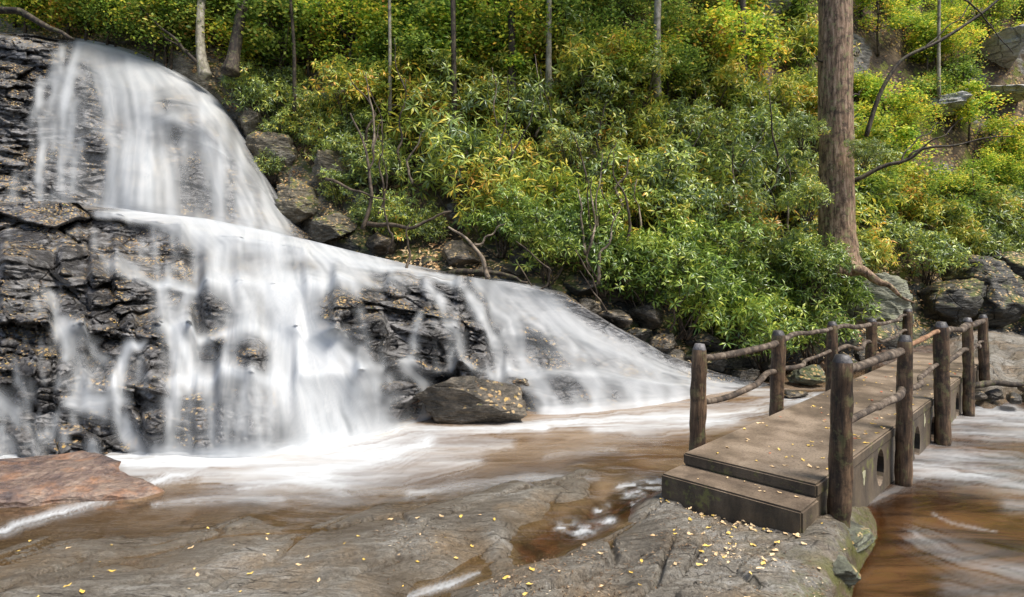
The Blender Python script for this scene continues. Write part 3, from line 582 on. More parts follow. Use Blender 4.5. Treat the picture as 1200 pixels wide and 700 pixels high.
RF = [
 ([(1045, 545), (1110, 553), (1170, 562), (1240, 574)], [7, 9, 9, 8], .62), ([(1060, 528), (1120, 533), (1200, 543), (1300, 556)], [6, 7, 8, 8], .5), ([(1085, 505), (1150, 508), (1240, 514)], [4, 5, 6], .5),
 ([(1110, 492), (1160, 495), (1240, 500)], [5, 7, 6], .75), ([(1125, 478), (1150, 484), (1200, 488)], [3, 4, 4], .8), ([(1150, 475), (1190, 478)], 3, .7), ([(1095, 602), (1112, 611), (1135, 617), (1170, 623)], [1., 1.6, 1.8, 1.], .45),
 ([(1070, 630), (1130, 655), (1200, 672)], [8, 12, 12], .3), ([(1110, 690), (1200, 705)], 9, .2), ([(1180, 590), (1230, 600)], 6, .3), ([(1020, 585), (1080, 560)], [4, 5], .2),
]
def water_sheet(name, z, mask, streams, mat, seed, kd):
    GU_ = GU; Vv = 315+(CH-z)*700/GY
    if seed == 33: streams = [(a, np.array(b)*1.25, c*.72) for a, b, c in streams]
    Dm, Km = stream_field(GU_+5*fbm(GX*1.5, GY*3, 1, 4, seed+9), Vv+3*fbm(GX*1.2, GY*4, 2, 4, seed+12), streams, seed, .7, .010, 4., 1.35)
    Dm = Dm*np.clip(.86+.5*fbm(GX*1.1, GY*4.5, 3, 4, seed+15), .1, 1.1)*np.clip(1-.9*CHN*sstep(-.05, .25, fbm(GX*9, GY*14, 3, 3, seed+16)), .05, 1)
    dep = np.clip(z-Gz, 0, 2); murk = (1-np.exp(-dep*kd))*(1-.9*CHN)
    zz = z+.012*fbm(GX*1.2, GY*2.2, 0, 3, seed)+.004*fbm(GX*6, GY*9, 0, 2, seed+3)+.006*blur(Dm, 3)
    f = grid_faces(*GX.shape); mk = (mask & (Gz < z+.03)).reshape(-1); k = mk[f].all(1); f = f[k]; used = np.unique(f); mp = np.full(GX.size, -1); mp[used] = np.arange(len(used))
    V = np.stack([GX, GY, zz], -1).reshape(-1, 3)[used]
    o = link(name, mesh_np(name, V, mp[f], mat, True, {'foam_glint': np.clip(Dm, 0, 1).reshape(-1)[used], 'murk': murk.reshape(-1)[used]})); tag(o, kind='structure'); return o
water_sheet('pool_water', 0., (Qc < .55) & (GY < 13) & ~((Qc > .02) & (Sc > -.3) & (Sc < 0)), PF, M_POOL, 31, 5.)
water_sheet('stream_water', -.13, (Qc > .55) & (GY < 15), RF, M_STREAM, 33, 9.)

# ------------------------------------------------------------------ hillside
hx = [-420, -100, 0, 60, 100, 180, 250, 300, 335, 380, 440, 520, 600, 660, 720, 780, 850, 900, 960, 1020, 1100, 1200, 1400, 1700]
H0y = [24, 40, 46, 47, 50, 62, 100, 178, 244, 278, 312, 332, 340, 362, 396, 428, 446, 440, 428, 415, 405, 400, 395, 392]
H0 = [15.5, 15.5, 15.5, 15.5, 15.4, 15.3, 15.2, 14.9, 14.3, 13.0, 12.2, 11.2, 10.9, 10.6, 10.5, 10.6, 10.9, 11.6, 12.4, 13.2, 14.0, 14.8, 15, 15]
dY = [1.5, 1.5, 1.5, 1.5, 1.5, 1.4, 1.3, 1.1, 1.0, .9, .8, .8, .8, .8, .7, .7, .7, .7, .8, 1.0, 1.2, 1.4, 1.4, 1.4]
rise = [10, 14, 16, 18, 20, 26, 40, 60, 60, 50, 40, 38, 38, 40, 50, 60, 62, 62, 60, 62, 66, 70, 70, 70]
H1y = [a-b for a, b in zip(H0y, rise)]; H1 = [a+b*(.35 if i < 9 else 1) for i, (a, b) in enumerate(zip(H0, dY))]
H2y = [-100, -90, -80, -80, -75, -70, -55, -20, 10, 60, 110, 160, 180, 190, 200, 215, 225, 225, 225, 225, 230, 230, 230, 230]; H2 = [a+2.6 if i > 8 else a+3.5 for i, a in enumerate(H1)]
H3y = [-420]*len(hx); H3 = [34]*len(hx)
hxs = np.arange(-420, 1701, 5.)
px, py, Y = loft(hxs, [(hx, H0y, H0), (hx, H1y, H1), (hx, H2y, H2), (hx, H3y, H3)], [26, 40, 90], [lip, ease, ease])
# skirt so that the base goes under the water and ground
P = topos(px, py, Y); x, y, z = P[..., 0], P[..., 1], P[..., 2]
f1, f2, c = worley(x*.8, y*.8, z*1.2, 130); e = sstep(0, .2, f2-f1); g1, g2, c2 = worley(x*2.4, y*2.4, z*3.6, 140)
dsp = (.35*((c-.4)*e)+.12*(c2-.5)*sstep(0, .2, g2-g1)+.25*fbm(x*.5, y*.5, z*.5, 4, 150))
low = 1-sstep(20, 60, np.arange(px.shape[0]))[:, None]
dsp = dsp*(.5+.5*low)*sstep(0, 6, np.arange(px.shape[0]))[:, None]
HP = push(P, dsp)
skirt = HP[0].copy(); skirt[:, 2] = np.minimum(skirt[:, 2], 0)-.8; skirt[:, 1] -= .2
HPs = np.concatenate([skirt[None], HP]); Fh = grid_faces(*HPs.shape[:2]); fm = (Fh[:, 0]//HPs.shape[1] > 30).astype(int)
o = link('hillside', mesh_np('hillside', HPs.reshape(-1, 3), Fh, [M_BANK, M_SOIL, M_LEFTBANK], True, None, np.where((fm == 0) & (hxs[np.minimum(Fh[:, 0] % HPs.shape[1], len(hxs)-1)] < 395), 2, fm))); tag(o, kind='structure')
hpx, hpy, hY = px, py, np.maximum(HP[..., 1], 1)
HU = HP[..., 0]/HP[..., 1]*F+CX; HV = HY-(HP[..., 2]-CH)/HP[..., 1]*F
def hill(pxq, pyq):                                     # point of the hillside seen at (px,py)
    j = int(round((pxq-hxs[0])/5.)); j = min(max(j, 0), len(hxs)-1); v = HV[:, j]
    i = int(np.argmin(np.abs(v-pyq))); return Vector(HP[i, j])
# wooded ground above and behind the camera's side is not seen in the photo and is left out

# ------------------------------------------------------------------ tubes, boulders
def tube(path, rad, seg=8, noise=0., seed=0, cap=True):
    path = np.array(path, float); n = len(path); rad = np.broadcast_to(np.asarray(rad, float), (n,)) if np.ndim(rad) == 0 else np.array(rad, float)
    T = np.gradient(path, axis=0); T /= np.linalg.norm(T, axis=1)[:, None]+1e-9
    ref = np.array([0, 0, 1.]) if abs(T[:, 2]).mean() < .8 else np.array([1., 0, 0])
    A_ = np.cross(T, ref); A_ /= np.linalg.norm(A_, axis=1)[:, None]+1e-9; B_ = np.cross(T, A_)
    th = np.arange(seg)*2*np.pi/seg
    V = path[:, None]+(A_[:, None]*np.cos(th)[None, :, None]+B_[:, None]*np.sin(th)[None, :, None])*rad[:, None, None]
    if noise:
        nn = vn(V[..., 0]*9+seed, V[..., 1]*9, V[..., 2]*9, 5)+.6*vn(V[..., 0]*25, V[..., 1]*25, V[..., 2]*12+seed, 6)
        V = V+(V-path[:, None])*nn[..., None]*noise
    V = V.reshape(-1, 3); Fs = []
    for i in range(n-1):
        a = i*seg; k = np.arange(seg); k2 = (k+1) % seg
        Fs.append(np.stack([a+k, a+k2, a+seg+k2, a+seg+k], 1))
    Fs = np.concatenate(Fs)
    if cap:
        V = np.concatenate([V, path[:1]-T[:1]*rad[0]*.15, path[-1:]+T[-1:]*rad[-1]*.15]); k = np.arange(seg); k2 = (k+1) % seg; a = (n-1)*seg; c0 = n*seg; c1 = c0+1
        Fs = np.concatenate([Fs, np.stack([k2, k, np.full(seg, c0), np.full(seg, c0)], 1), np.stack([a+k, a+k2, np.full(seg, c1), np.full(seg, c1)], 1)])
    return V, Fs
def merge(parts):
    Vs, Fs, k = [], [], 0
    for V, f in parts: Vs.append(V); Fs.append(f+k); k += len(V)
    return np.concatenate(Vs), np.concatenate(Fs)
def mesh_any(name, V, Fs, mats, smooth=True, fmat=None):
    # quads whose last two indices coincide become triangles
    me = bpy.data.meshes.new(name); me.from_pydata([tuple(v) for v in V], [], [tuple(dict.fromkeys(int(i) for i in f)) for f in Fs])
    for m in (mats if isinstance(mats, (list, tuple)) else [mats]): me.materials.append(m)
    me.polygons.foreach_set('use_smooth', [smooth]*len(me.polygons))
    if fmat is not None: me.polygons.foreach_set('material_index', fmat)
    me.update(); return me
def wobble(a, b, n, amp, seed):
    a, b = np.array(a, float), np.array(b, float); t = np.linspace(0, 1, n)[:, None]; p = a*(1-t)+b*t
    off = np.stack([vn(t[:, 0]*3.2+seed, seed*1.7, k*9.1, 12) for k in range(3)], 1)*amp*np.sin(t*np.pi)**.6
    return p+off
def boulder(name, loc, size, mat, seed, sub=5, planes=16, rot=0):
    bm = bmesh.new(); bmesh.ops.create_icosphere(bm, subdivisions=sub, radius=1); V = np.array([v.co[:] for v in bm.verts])
    r = np.random.RandomState(seed)
    for k in range(planes):
        nrm = r.normal(size=3); nrm[2] *= .8; nrm /= np.linalg.norm(nrm); d = r.uniform(.45, .8); e_ = np.maximum(V@nrm-d, 0); V = V-e_[:, None]*nrm*.93
    f1, f2, c = worley(V[:, 0]*2.2+seed, V[:, 1]*2.2, V[:, 2]*3.6, seed); e_ = sstep(0, .15, f2-f1)
    V = V*(1+(.16*(c-.5)*e_+.08*fbm(V[:, 0]*4+seed, V[:, 1]*4, V[:, 2]*6, 4, seed))[:, None])
    V = V*np.array(size)
    for v, p in zip(bm.verts, V): v.co = p
    me = bpy.data.meshes.new(name); bm.to_mesh(me); bm.free(); me.materials.append(mat); me.polygons.foreach_set('use_smooth', [True]*len(me.polygons))
    o = link(name, me, None, loc); o.rotation_euler.z = rot; return o

o = boulder('boulder', atz(75, 606, -.20)+Vector((-.28, .16, .0)), (1.28, .85, .47), M_ORANGE, 5, 5, 7, rot=.25); tag(o, 'smooth orange and grey boulder at the foot of the left falls', 'boulder')
o = boulder('boulder', at(563, 474, 7.9)+Vector((0, .1, -.02)), (.95, .6, .52), M_BOULDER, 19, 6); tag(o, 'brown faceted boulder standing in the pool below the centre cascade', 'boulder')
o = boulder('boulder', at(612, 452, 8.6), (.36, .3, .13), M_BOULDER, 23); tag(o, 'low reddish brown rock behind the brown boulder in the pool', 'rock')
o = boulder('boulder', at(462, 478, 8.0)+Vector((0, .25, 0)), (.36, .25, .2), M_ORANGE, 29); tag(o, 'reddish rock under thin water left of the brown boulder', 'rock')
o = boulder('boulder', at(1040, 352, 11.9)+Vector((0, .4, -.15)), (.85, .9, .70), M_PALEMOSS, 31, 6, rot=.5); tag(o, 'large pale mossy boulder beside the foot of the thick tree trunk', 'boulder')
o = boulder('boulder', at(945, 438, 10.4), (.42, .35, .18), M_MOSSROCK, 37); tag(o, 'mossy green rock at the waterline behind the bridge railing', 'rock')
o = boulder('boulder', at(930, 462, 9.4), (.3, .22, .07), M_BOULDER, 38); tag(o, 'flat wet stone in the pool between the first two railing posts', 'rock')
bank = [(650, 352, 10.3, .34, .16), (690, 362, 10.3, .40, .2), (722, 372, 10.3, .5, .2), (745, 392, 10.4, .36, .2), (775, 402, 10.3, .42, .22), (790, 420, 10.2, .30, .16), (835, 425, 10.5, .45, .2),
        (870, 440, 10.4, .4, .18), (905, 432, 10.9, .4, .22), (990, 425, 11.6, .35, .2), (1010, 418, 11.8, .3, .2), (760, 370, 10.9, .5, .3), (820, 398, 10.9, .5, .3), (600, 318, 11.0, .4, .2), (560, 322, 11.3, .42, .2), (500, 312, 11.8, .5, .28), (540, 300, 11.6, .6, .34), (620, 300, 11.6, .5, .35), (680, 335, 11.1, .6, .3), (450, 290, 12.3, .5, .3), (715, 345, 11.3, .5, .3), (860, 400, 11.3, .5, .3)]
for i, (a, b, Yd, r, h) in enumerate(bank):
    o = boulder('rock', at(a, b, Yd), (r, r*.8, h), M_BOULDER if i % 3 else M_BANK, 200+i, 4, rot=i*1.3)
    tag(o, 'dark wet rock lying along the far bank below the rhododendrons', 'rock', 'dark rocks along the far bank')
wall = [(1105, 352, 14.6, 1.0, .75), (1160, 345, 14.8, 1.0, .85), (1225, 350, 14.8, 1.1, .8), (1130, 330, 15.4, 1.0, .7), (1190, 322, 15.4, 1.0, .7)]
for i, (a, b, Yd, r, h) in enumerate(wall):
    o = boulder('boulder', at(a, b, Yd), (r, .8, h), M_BANK, 260+i, 5, 10, rot=i*.7); tag(o, 'big dark mossy boulder of the ledge behind the path at right', 'boulder', 'dark boulders of the ledge behind the path')
rr = [(1150, 440), (1172, 447), (1194, 441), (1165, 462), (1188, 466), (1205, 456), (1178, 434), (1145, 462)]
for i, (a, b) in enumerate(rr):
    o = boulder('rock', atz(a, b, .05), (.22+.05*(i % 3), .17, .09), M_BOULDER, 280+i, 4, rot=i); tag(o, 'small wet stone at the right water edge by the far end of the footbridge', 'rock', 'stones at the far end of the footbridge')
for i, (a, b, sx, sz) in enumerate([(1175, 55, 1.2, .7), (1105, 122, .8, .35), (1180, 108, 1.0, .32), (888, 8, 1.0, .7)]):
    g = hill(a, b); Yd = g[1]-.5
    o = boulder('outcrop', at(a, b, Yd), (sx, 1.2, sz), M_PALEROCK, 300+i, 5); tag(o, ['large pale grey outcrop high on the slope at top right', 'small pale rock below the top right outcrop, left of the other', 'long flat pale rock below the top right outcrop at the frame edge', 'grey rock outcrop at the top edge left of the thick trunk'][i], 'rock outcrop')
left = [(322, 190, 14.5, .95, .8), (352, 240, 13.5, .8, .6), (296, 148, 14.9, .7, .5), (385, 268, 12.8, .7, .45), (392, 205, 13.9, .8, .6)]
for i, (a, b, Yd, r, h) in enumerate(left):
    o = boulder('boulder', at(a, b, Yd), (r, .5, h), M_LEFTBANK, 320+i, 6, 22, rot=i); tag(o, ['pale cracked boulder on the slope right of the upper fall', 'brown mossy boulder just below the pale cracked boulder', 'mossy boulder at the right brim of the upper fall', 'mossy rock where the upper fall lands, lowest on its right bank', 'mossy boulder on the slope farthest right of the upper fall'][i], 'boulder')

# ------------------------------------------------------------------ footbridge
ZD = .42; DL = 8.9; DW = 1.09
ang = math.atan2(dv[1], dv[0])
br = empty('footbridge', (P0[0], P0[1], 0), ang)        # local x along the bridge, local -y to its right
tag(br, 'brown concrete footbridge with rustic log railings crossing the stream', 'footbridge')
def box_bm(x0, x1, y0, y1, z0, z1, bev=.012, cuts=0):
    bm = bmesh.new(); bmesh.ops.create_cube(bm, size=1)
    for v in bm.verts: v.co = ((x0+x1)/2+v.co.x*(x1-x0), (y0+y1)/2+v.co.y*(y1-y0), (z0+z1)/2+v.co.z*(z1-z0))
    if bev: bmesh.ops.bevel(bm, geom=bm.edges[:], offset=bev, segments=2, affect='EDGES')
    return bm
def bm_obj(name, bm, mat, parent, smooth=False):
    me = bpy.data.meshes.new(name); bm.to_mesh(me); bm.free(); me.materials.append(mat)
    me.polygons.foreach_set('use_smooth', [smooth]*len(me.polygons)); return link(name, me, parent)
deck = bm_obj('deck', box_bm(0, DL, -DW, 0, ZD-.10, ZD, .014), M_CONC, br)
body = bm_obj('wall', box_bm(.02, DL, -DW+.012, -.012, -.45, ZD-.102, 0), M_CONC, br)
cut = bmesh.new()
holes = [(1.80, .12, .13), (3.36, .02, .15), (4.25, .0, .13), (5.95, .04, .14), (7.1, .03, .12)]
for (sx, zz, r) in holes:
    m = Matrix.Translation((sx, -DW/2, zz)) @ Matrix.Rotation(math.pi/2, 4, 'X'); m = m @ Matrix.Diagonal((1.0, 1.35, 1, 1)); bmesh.ops.create_cone(cut, cap_ends=True, segments=28, radius1=r, radius2=r, depth=.8, matrix=Matrix.Translation((0, -DW/2, 0)) @ m)
cme = bpy.data.meshes.new('tmpcut'); cut.to_mesh(cme); cut.free(); cob = bpy.data.objects.new('tmpcut', cme); COL.objects.link(cob); cob.parent = br
mod = body.modifiers.new('b', 'BOOLEAN'); mod.operation = 'DIFFERENCE'; mod.object = cob; mod.solver = 'EXACT'
bpy.context.view_layer.update(); dg = bpy.context.evaluated_depsgraph_get(); nm = bpy.data.meshes.new_from_object(body.evaluated_get(dg))
body.modifiers.clear(); body.data = nm; bpy.data.objects.remove(cob)
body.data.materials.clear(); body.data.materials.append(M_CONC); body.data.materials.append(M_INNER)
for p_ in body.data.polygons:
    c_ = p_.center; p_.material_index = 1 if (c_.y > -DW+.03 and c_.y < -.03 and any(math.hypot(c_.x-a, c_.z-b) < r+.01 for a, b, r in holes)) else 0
# lower step, a little wider than the deck
bm_obj('step', box_bm(-.33, .018, -DW-.01, .02, -.12, ZD-.10-.004, .014), M_CONC, br)
for i, (sx, zz) in enumerate([(1.25, .17), (2.9, .2), (3.75, .22), (4.9, .2)]):
    th = np.linspace(0, 2*np.pi, 15)[:-1]; rr_ = .045*(1+.35*np.sin(th*3+i)+.2*np.sin(th*5+2*i))
    V = np.array([(sx+r*math.cos(t)*.8, -DW+.009, zz+r*math.sin(t)*1.5) for t, r in zip(th, rr_)]+[(sx+r*math.cos(t)*.8, -DW+.014, zz+r*math.sin(t)*1.5) for t, r in zip(th, rr_)])
    me = bpy.data.meshes.new('lichen_patch'); k = 14
    me.from_pydata([tuple(v) for v in V], [], [tuple(range(k)), tuple(range(2*k-1, k-1, -1))]+[(j, j+k, (j+1) % k+k, (j+1) % k) for j in range(k)]); me.materials.append(M_LICHEN); link('lichen_patch', me, body)
def post(sx, yy, z0, z1, r, seed, lab=None):
    n = 26; zs = np.linspace(z0, z1, n); lean = RS.uniform(-.02, .02, 2)
    path = np.stack([sx+lean[0]*(zs-z0)+.008*vn(zs*2+seed, 0, 0), yy+lean[1]*(zs-z0)+.008*vn(zs*2, seed, 3), zs], 1)
    rad = r*(1.06-.08*np.linspace(0, 1, n)+.03*vn(zs*5, seed, 8)); rad[-1] *= .62; rad[-2] *= .93; rad[-3] *= 1.0
    V, f = tube(path, rad*RS.uniform(.93, 1.06), 24, .085, seed); fm = [(1 if V[list(q)].mean(0)[2] > z1-.05 else 0) for q in f]
    o = link('post', mesh_any('post', V, f, [M_POST, M_CAP], True, fm), br)
    if lab: o['label'] = lab
    return path
R_ = [(.20, 4, 1.376, .076), (2.24, 4, 1.356, .070), (4.17, 4, 1.37, .078), (6.19, 4, 1.30, .074), (7.8, 4, 1.26, .076)]
L_ = [(.40, 1.326, .076), (2.3, 1.31, .074), (4.23, 1.29, .074), (6.16, 1.22, .074), (8.6, 1.26, .08)]
for i, (sx, _, z1, r) in enumerate(R_): post(sx, -DW-.09, -.05+ (.1 if i == 0 else -.1), z1, r, 10+i, 'thick dark log post nearest the steps' if i == 0 else None)
for i, (sx, z1, r) in enumerate(L_): post(sx, .085, 0, z1, r, 30+i)
def rail(a, b, r, seed, mat=None, lab=None, amp=.05):
    p = wobble(a, b, 22, amp, seed); r = r*.80; rad = r*(1.05-.2*np.linspace(0, 1, 22)*(1 if seed % 2 else -1)+.14*vn(np.linspace(0, 4, 22)+seed, 0, 0)); V, f = tube(p, rad, 12, .045, seed)
    o = link('rail', mesh_any('rail', V, f, mat or M_RAIL), br)
    if lab: o['label'] = lab
ry = -DW-.075; ly = .075
rz = [(1.26, 1.20), (1.215, 1.25), (1.22, 1.19), (1.20, 1.17)]; rl = [(.86, .83), (.84, .86), (.85, .84), (.84, .82)]
for i in range(4):
    a, b = R_[i][0], R_[i+1][0]
    rail((a+.02, ry, rz[i][0]), (b-.02, ry, rz[i][1]), [.044, .036, .045, .05][i], 50+i, M_RAILO if i == 1 else None, 'bare orange brown rail with its bark gone' if i == 1 else None)
    rail((a+.02, ry, rl[i][0]-.04), (b-.02, ry, rl[i][1]), .036, 60+i, None, None, .07)
lz = [(1.20, 1.17), (1.17, 1.20), (1.20, 1.13), (1.13, 1.14)]; ll = [(.80, .83), (.85, .90), (.86, .84), (.84, .84)]
for i in range(4):
    a, b = L_[i][0], L_[i+1][0]
    rail((a+.02, ly, lz[i][0]), (b-.02, ly, lz[i][1]), .038, 70+i, None, None, .06)
    rail((a+.02, ly, ll[i][0]), (b-.02, ly, ll[i][1]), .032, 80+i, None, None, .10)

# ------------------------------------------------------------------ foliage meshes
def leaves_mesh(pos, dirs, nrms, ln, wd, fold=.25, droop=.15):
    """arrays: base position, unit direction, unit normal, length, width -> 6 vertex folded leaves"""
    n = len(pos); side = np.cross(dirs, nrms); side /= np.linalg.norm(side, axis=1)[:, None]+1e-9; up = np.cross(side, dirs)
    ln = ln[:, None]; wd = wd[:, None]
    mid = pos+dirs*ln*.5; tip = pos+dirs*ln-up*ln*droop
    l = mid+side*wd*.5+up*wd*fold*.5; r = mid-side*wd*.5+up*wd*fold*.5
    V = np.stack([pos, l, mid, r, tip], 1).reshape(-1, 3); b = np.arange(n)[:, None]*5
    return V, np.concatenate([b+np.array([[0, 2, 4, 1]]), b+np.array([[0, 3, 4, 2]])], 0)
def unit(v): return v/(np.linalg.norm(v, axis=-1, keepdims=True)+1e-9)
def shrub_mesh(seed, rad, hgt, nwh, ll, lw, per=8, clumps=16):
    r = np.random.RandomState(seed)
    # sprays: uneven sub-crowns around the bush with holes between them
    cc = unit(r.normal(size=(clumps, 3)))*r.uniform(.35, 1, (clumps, 1))*np.array([rad, rad, hgt*.5]); cc[:, 2] = cc[:, 2]*.9+hgt*.56
    cr = r.uniform(.25, .6, clumps)*rad
    which = r.randint(0, clumps, nwh); d = unit(r.normal(size=(nwh, 3))); d[:, 2] = np.abs(d[:, 2])*1.1-.3
    tips = cc[which]+d*(cr[which]*r.uniform(.45, 1.05, nwh)**.6)[:, None]*np.array([1., 1., 1.1])+r.normal(size=(nwh, 3))*.09
    ax = unit(d*.7+np.array([0, 0, .7])+r.normal(size=(nwh, 3))*.5)
    pos, dirs, nr_ = [], [], []
    t1 = unit(np.cross(ax, np.array([.3, .9, .1]))); t2 = np.cross(ax, t1)
    for k in range(per):
        a = 2*np.pi*k/per+r.uniform(-.3, .3, nwh); el = r.uniform(-.7, .7, nwh)
        dr = unit((t1*np.cos(a)[:, None]+t2*np.sin(a)[:, None])*np.cos(el)[:, None]+ax*np.sin(el)[:, None]-np.array([0, 0, .15]))
        pos.append(tips+dr*.012); dirs.append(dr); nr_.append(ax)
    pos, dirs, nr_ = map(np.concatenate, (pos, dirs, nr_)); n = len(pos)
    V, f = leaves_mesh(pos, dirs, nr_, ll*r.uniform(.65, 1.15, n), lw*r.uniform(.7, 1.2, n))
    # stems
    parts = []
    for k in range(clumps):
        b = np.array([r.uniform(-.15, .15)*rad, r.uniform(-.15, .15)*rad, -.25]); m = b*.5+cc[k]*.5+r.normal(size=3)*.12*rad; m[2] -= .1*hgt
        t = np.linspace(0, 1, 7)[:, None]; p = (1-t)**2*b+2*t*(1-t)*m+t*t*cc[k]
        parts.append(tube(p, np.linspace(.022, .008, 7), 5))
        for q in np.where(which == k)[0][:6]: parts.append(tube(np.stack([cc[k], (cc[k]+tips[q])/2+r.normal(size=3)*.03, tips[q]]), [.008, .006, .004], 4))
    sv, sf = merge(parts)
    return (mesh_np('foliage', V, f, M_RHODO, False), mesh_any('stems', sv, sf, M_TWIG))
def spray_mesh(seed, rad, hgt, nl, size, clumps=26, trunk=.05, base=0.):
    r = np.random.RandomState(seed)
    cc = unit(r.normal(size=(clumps, 3)))*r.uniform(.25, 1, (clumps, 1))*np.array([rad, rad, hgt*.42]); cc[:, 2] += hgt*.6
    which = r.randint(0, clumps, nl); cr = r.uniform(.18, .45, clumps)*rad
    off = r.normal(size=(nl, 3))*np.array([.6, .6, .42]); pos = cc[which]+off*cr[which][:, None]; pos[:, 2] -= .25*np.hypot(off[:, 0], off[:, 1])*cr[which]
    dirs = unit(r.normal(size=(nl, 3))*np.array([1, 1, .35])-np.array([0, 0, .25])); nr_ = unit(r.normal(size=(nl, 3))*.45+np.array([0, 0, 1.]))
    V, f = leaves_mesh(pos, dirs, nr_, size*r.uniform(.6, 1.2, nl), size*.62*r.uniform(.7, 1.2, nl), .15, .1)
    parts = [tube(np.array([[0, 0, -.4], [.05*rad, 0, hgt*.25], [-.04*rad, .05, hgt*.5], [.05, 0, hgt*.85]]), [trunk, trunk*.8, trunk*.6, trunk*.25], 7)]
    for k in range(clumps):
        h = r.uniform(.2, .7)*hgt; b = np.array([0, 0, min(h, cc[k, 2])]); m = (b+cc[k])/2+r.normal(size=3)*.08*rad
        t = np.linspace(0, 1, 6)[:, None]; p = (1-t)**2*b+2*t*(1-t)*m+t*t*cc[k]; parts.append(tube(p, np.linspace(trunk*.35, .005, 6), 4))
    sv, sf = merge(parts)
    return (mesh_np('foliage', V, f, M_YEL, False), mesh_any('stems', sv, sf, M_TWIG))
def variants(pair_list, mat):
    out = []
    for a, b in pair_list:
        a2 = a.copy(); a2.materials[0] = mat; out.append((a2, b))
    return out
RH = [shrub_mesh(400+i, 1.0, 1.6, [430, 330, 480, 300, 400, 360][i], [.18, .22, .16, .23, .19, .2][i], .044, 7, 14) for i in range(6)]
RHB = variants(RH[:3], M_RHODOB); RHM = variants(RH[1:4], M_MIXED)
SP = [spray_mesh(500+i, 1.35, 2.4, [3000, 2200, 3600, 2500][i], [.125, .15, .105, .13][i], [18, 13, 20, 15][i]) for i in range(4)]; SPO = variants(SP, M_OLIVE)
def plant(name, pair, loc, sc, rz, label, cat, group, tilt=0, part=('foliage', 'stems')):
    e_ = empty(name, loc, rz); e_.scale = (sc, sc, sc); e_.rotation_euler.x = tilt; tag(e_, label, cat, group)
    link(part[0], pair[0], e_); link(part[1], pair[1], e_); return e_
R = random.Random(5)
def inpoly(x, y, pts):
    c = False; j = len(pts)-1
    for i in range(len(pts)):
        if (pts[i][1] > y) != (pts[j][1] > y) and x < (pts[j][0]-pts[i][0])*(y-pts[i][1])/(pts[j][1]-pts[i][1])+pts[i][0]: c = not c
        j = i
    return c
zone_mass = [(400, 95), (520, 50), (700, 40), (960, 40), (1010, 110), (1020, 250), (960, 330), (860, 330), (760, 300), (640, 262), (560, 245), (470, 225), (430, 200)]
yy = 330
cnt = 0
while yy > 30:
    xx = 390+R.uniform(0, 30)
    while xx < 1030:
        a, b = xx+R.uniform(-16, 16), yy+R.uniform(-12, 12)
        if inpoly(a, b, zone_mass):
            g = hill(a, b+22); s_ = R.uniform(.78, 1.15)
            if b < 130:
                plant('rhododendron_shrub', R.choice(RHM), g-Vector((0, .2, .2)), s_, R.uniform(0, 6.28), 'yellowing rhododendron shrub high on the slope among the small trees', 'shrub', 'yellowing rhododendrons high on the slope')
            else:
                lab = ('rhododendron shrub in the dense thicket on the middle slope left of the thick trunk', 'rhododendrons of the thicket on the middle slope')
                plant('rhododendron_shrub', R.choice(RH if R.random() < .74 else (RHM if R.random() < .7 else RHB)), g-Vector((0, .2, .25)), s_, R.uniform(0, 6.28), lab[0], 'shrub', lab[1])
            cnt += 1
        xx += 66
    yy -= 44
for i, (a, b, s_) in enumerate([(640, 290, .85), (700, 300, .9), (745, 325, .9), (790, 345, .95), (830, 370, .95), (880, 385, .95), (930, 380, .95), (965, 350, .9), (850, 335, .95), (905, 345, .95), (770, 300, .95), (690, 265, .9), (590, 262, .8), (925, 320, 1.0), (815, 305, 1.0)]):
    g = hill(a, b+12); plant('rhododendron_shrub', RHB[i % 3], g-Vector((0, .7, .35)), s_*.85, R.uniform(0, 6.28), 'bright green rhododendron shrub overhanging the dark stream bank behind the bridge', 'shrub', 'bright rhododendrons overhanging the bank')
# left slope, low evergreen clumps
for i, (a, b, s_) in enumerate([(300, 110, .7), (330, 125, .7), (345, 150, .6), (320, 185, .45), (365, 130, .6), (385, 170, .6), (410, 150, .7), (400, 215, .5), (290, 90, .5), (440, 250, .55), (470, 262, .6), (350, 95, .6), (430, 110, .7), (500, 262, .5), (420, 190, .7)]):
    g = hill(a, b+18); plant('rhododendron_shrub', RH[i % 5], g-Vector((0, .1, .15)), s_, R.uniform(0, 6.28), 'small dark green shrub on the mossy slope right of the upper fall', 'shrub', 'small shrubs right of the upper fall')
# right side shrubs
for i, (a, b, Yd, s_) in enumerate([(955, 318, 11.2, .6), (940, 300, 11.4, .6)]):
    c = at(a, b, Yd); plant('rhododendron_shrub', (RHB, RH)[i % 2][i % 3], c-Vector((0, 0, .8*s_)), s_, R.uniform(0, 6.28), 'green rhododendron growing tight around the foot of the thick trunk', 'shrub', 'rhododendrons around the foot of the thick trunk')
for i, (a, b, s_) in enumerate([(1010, 300, .7), (1035, 275, .8), (1080, 300, .8), (1120, 290, .8), (1160, 300, .9), (1195, 290, .9), (1065, 250, .8), (1150, 258, .9), (1215, 320, .9), (1100, 260, .8), (1185, 250, .9), (1235, 270, 1.0), (1040, 225, .8)]):
    g = hill(a, b+20); plant('rhododendron_shrub', (RH if i % 3 else RHM)[i % 3], g-Vector((0, .2, .2)), s_, R.uniform(0, 6.28), 'dark rhododendron shrub right of the thick trunk above the ledge', 'shrub', 'shrubs right of the thick trunk')
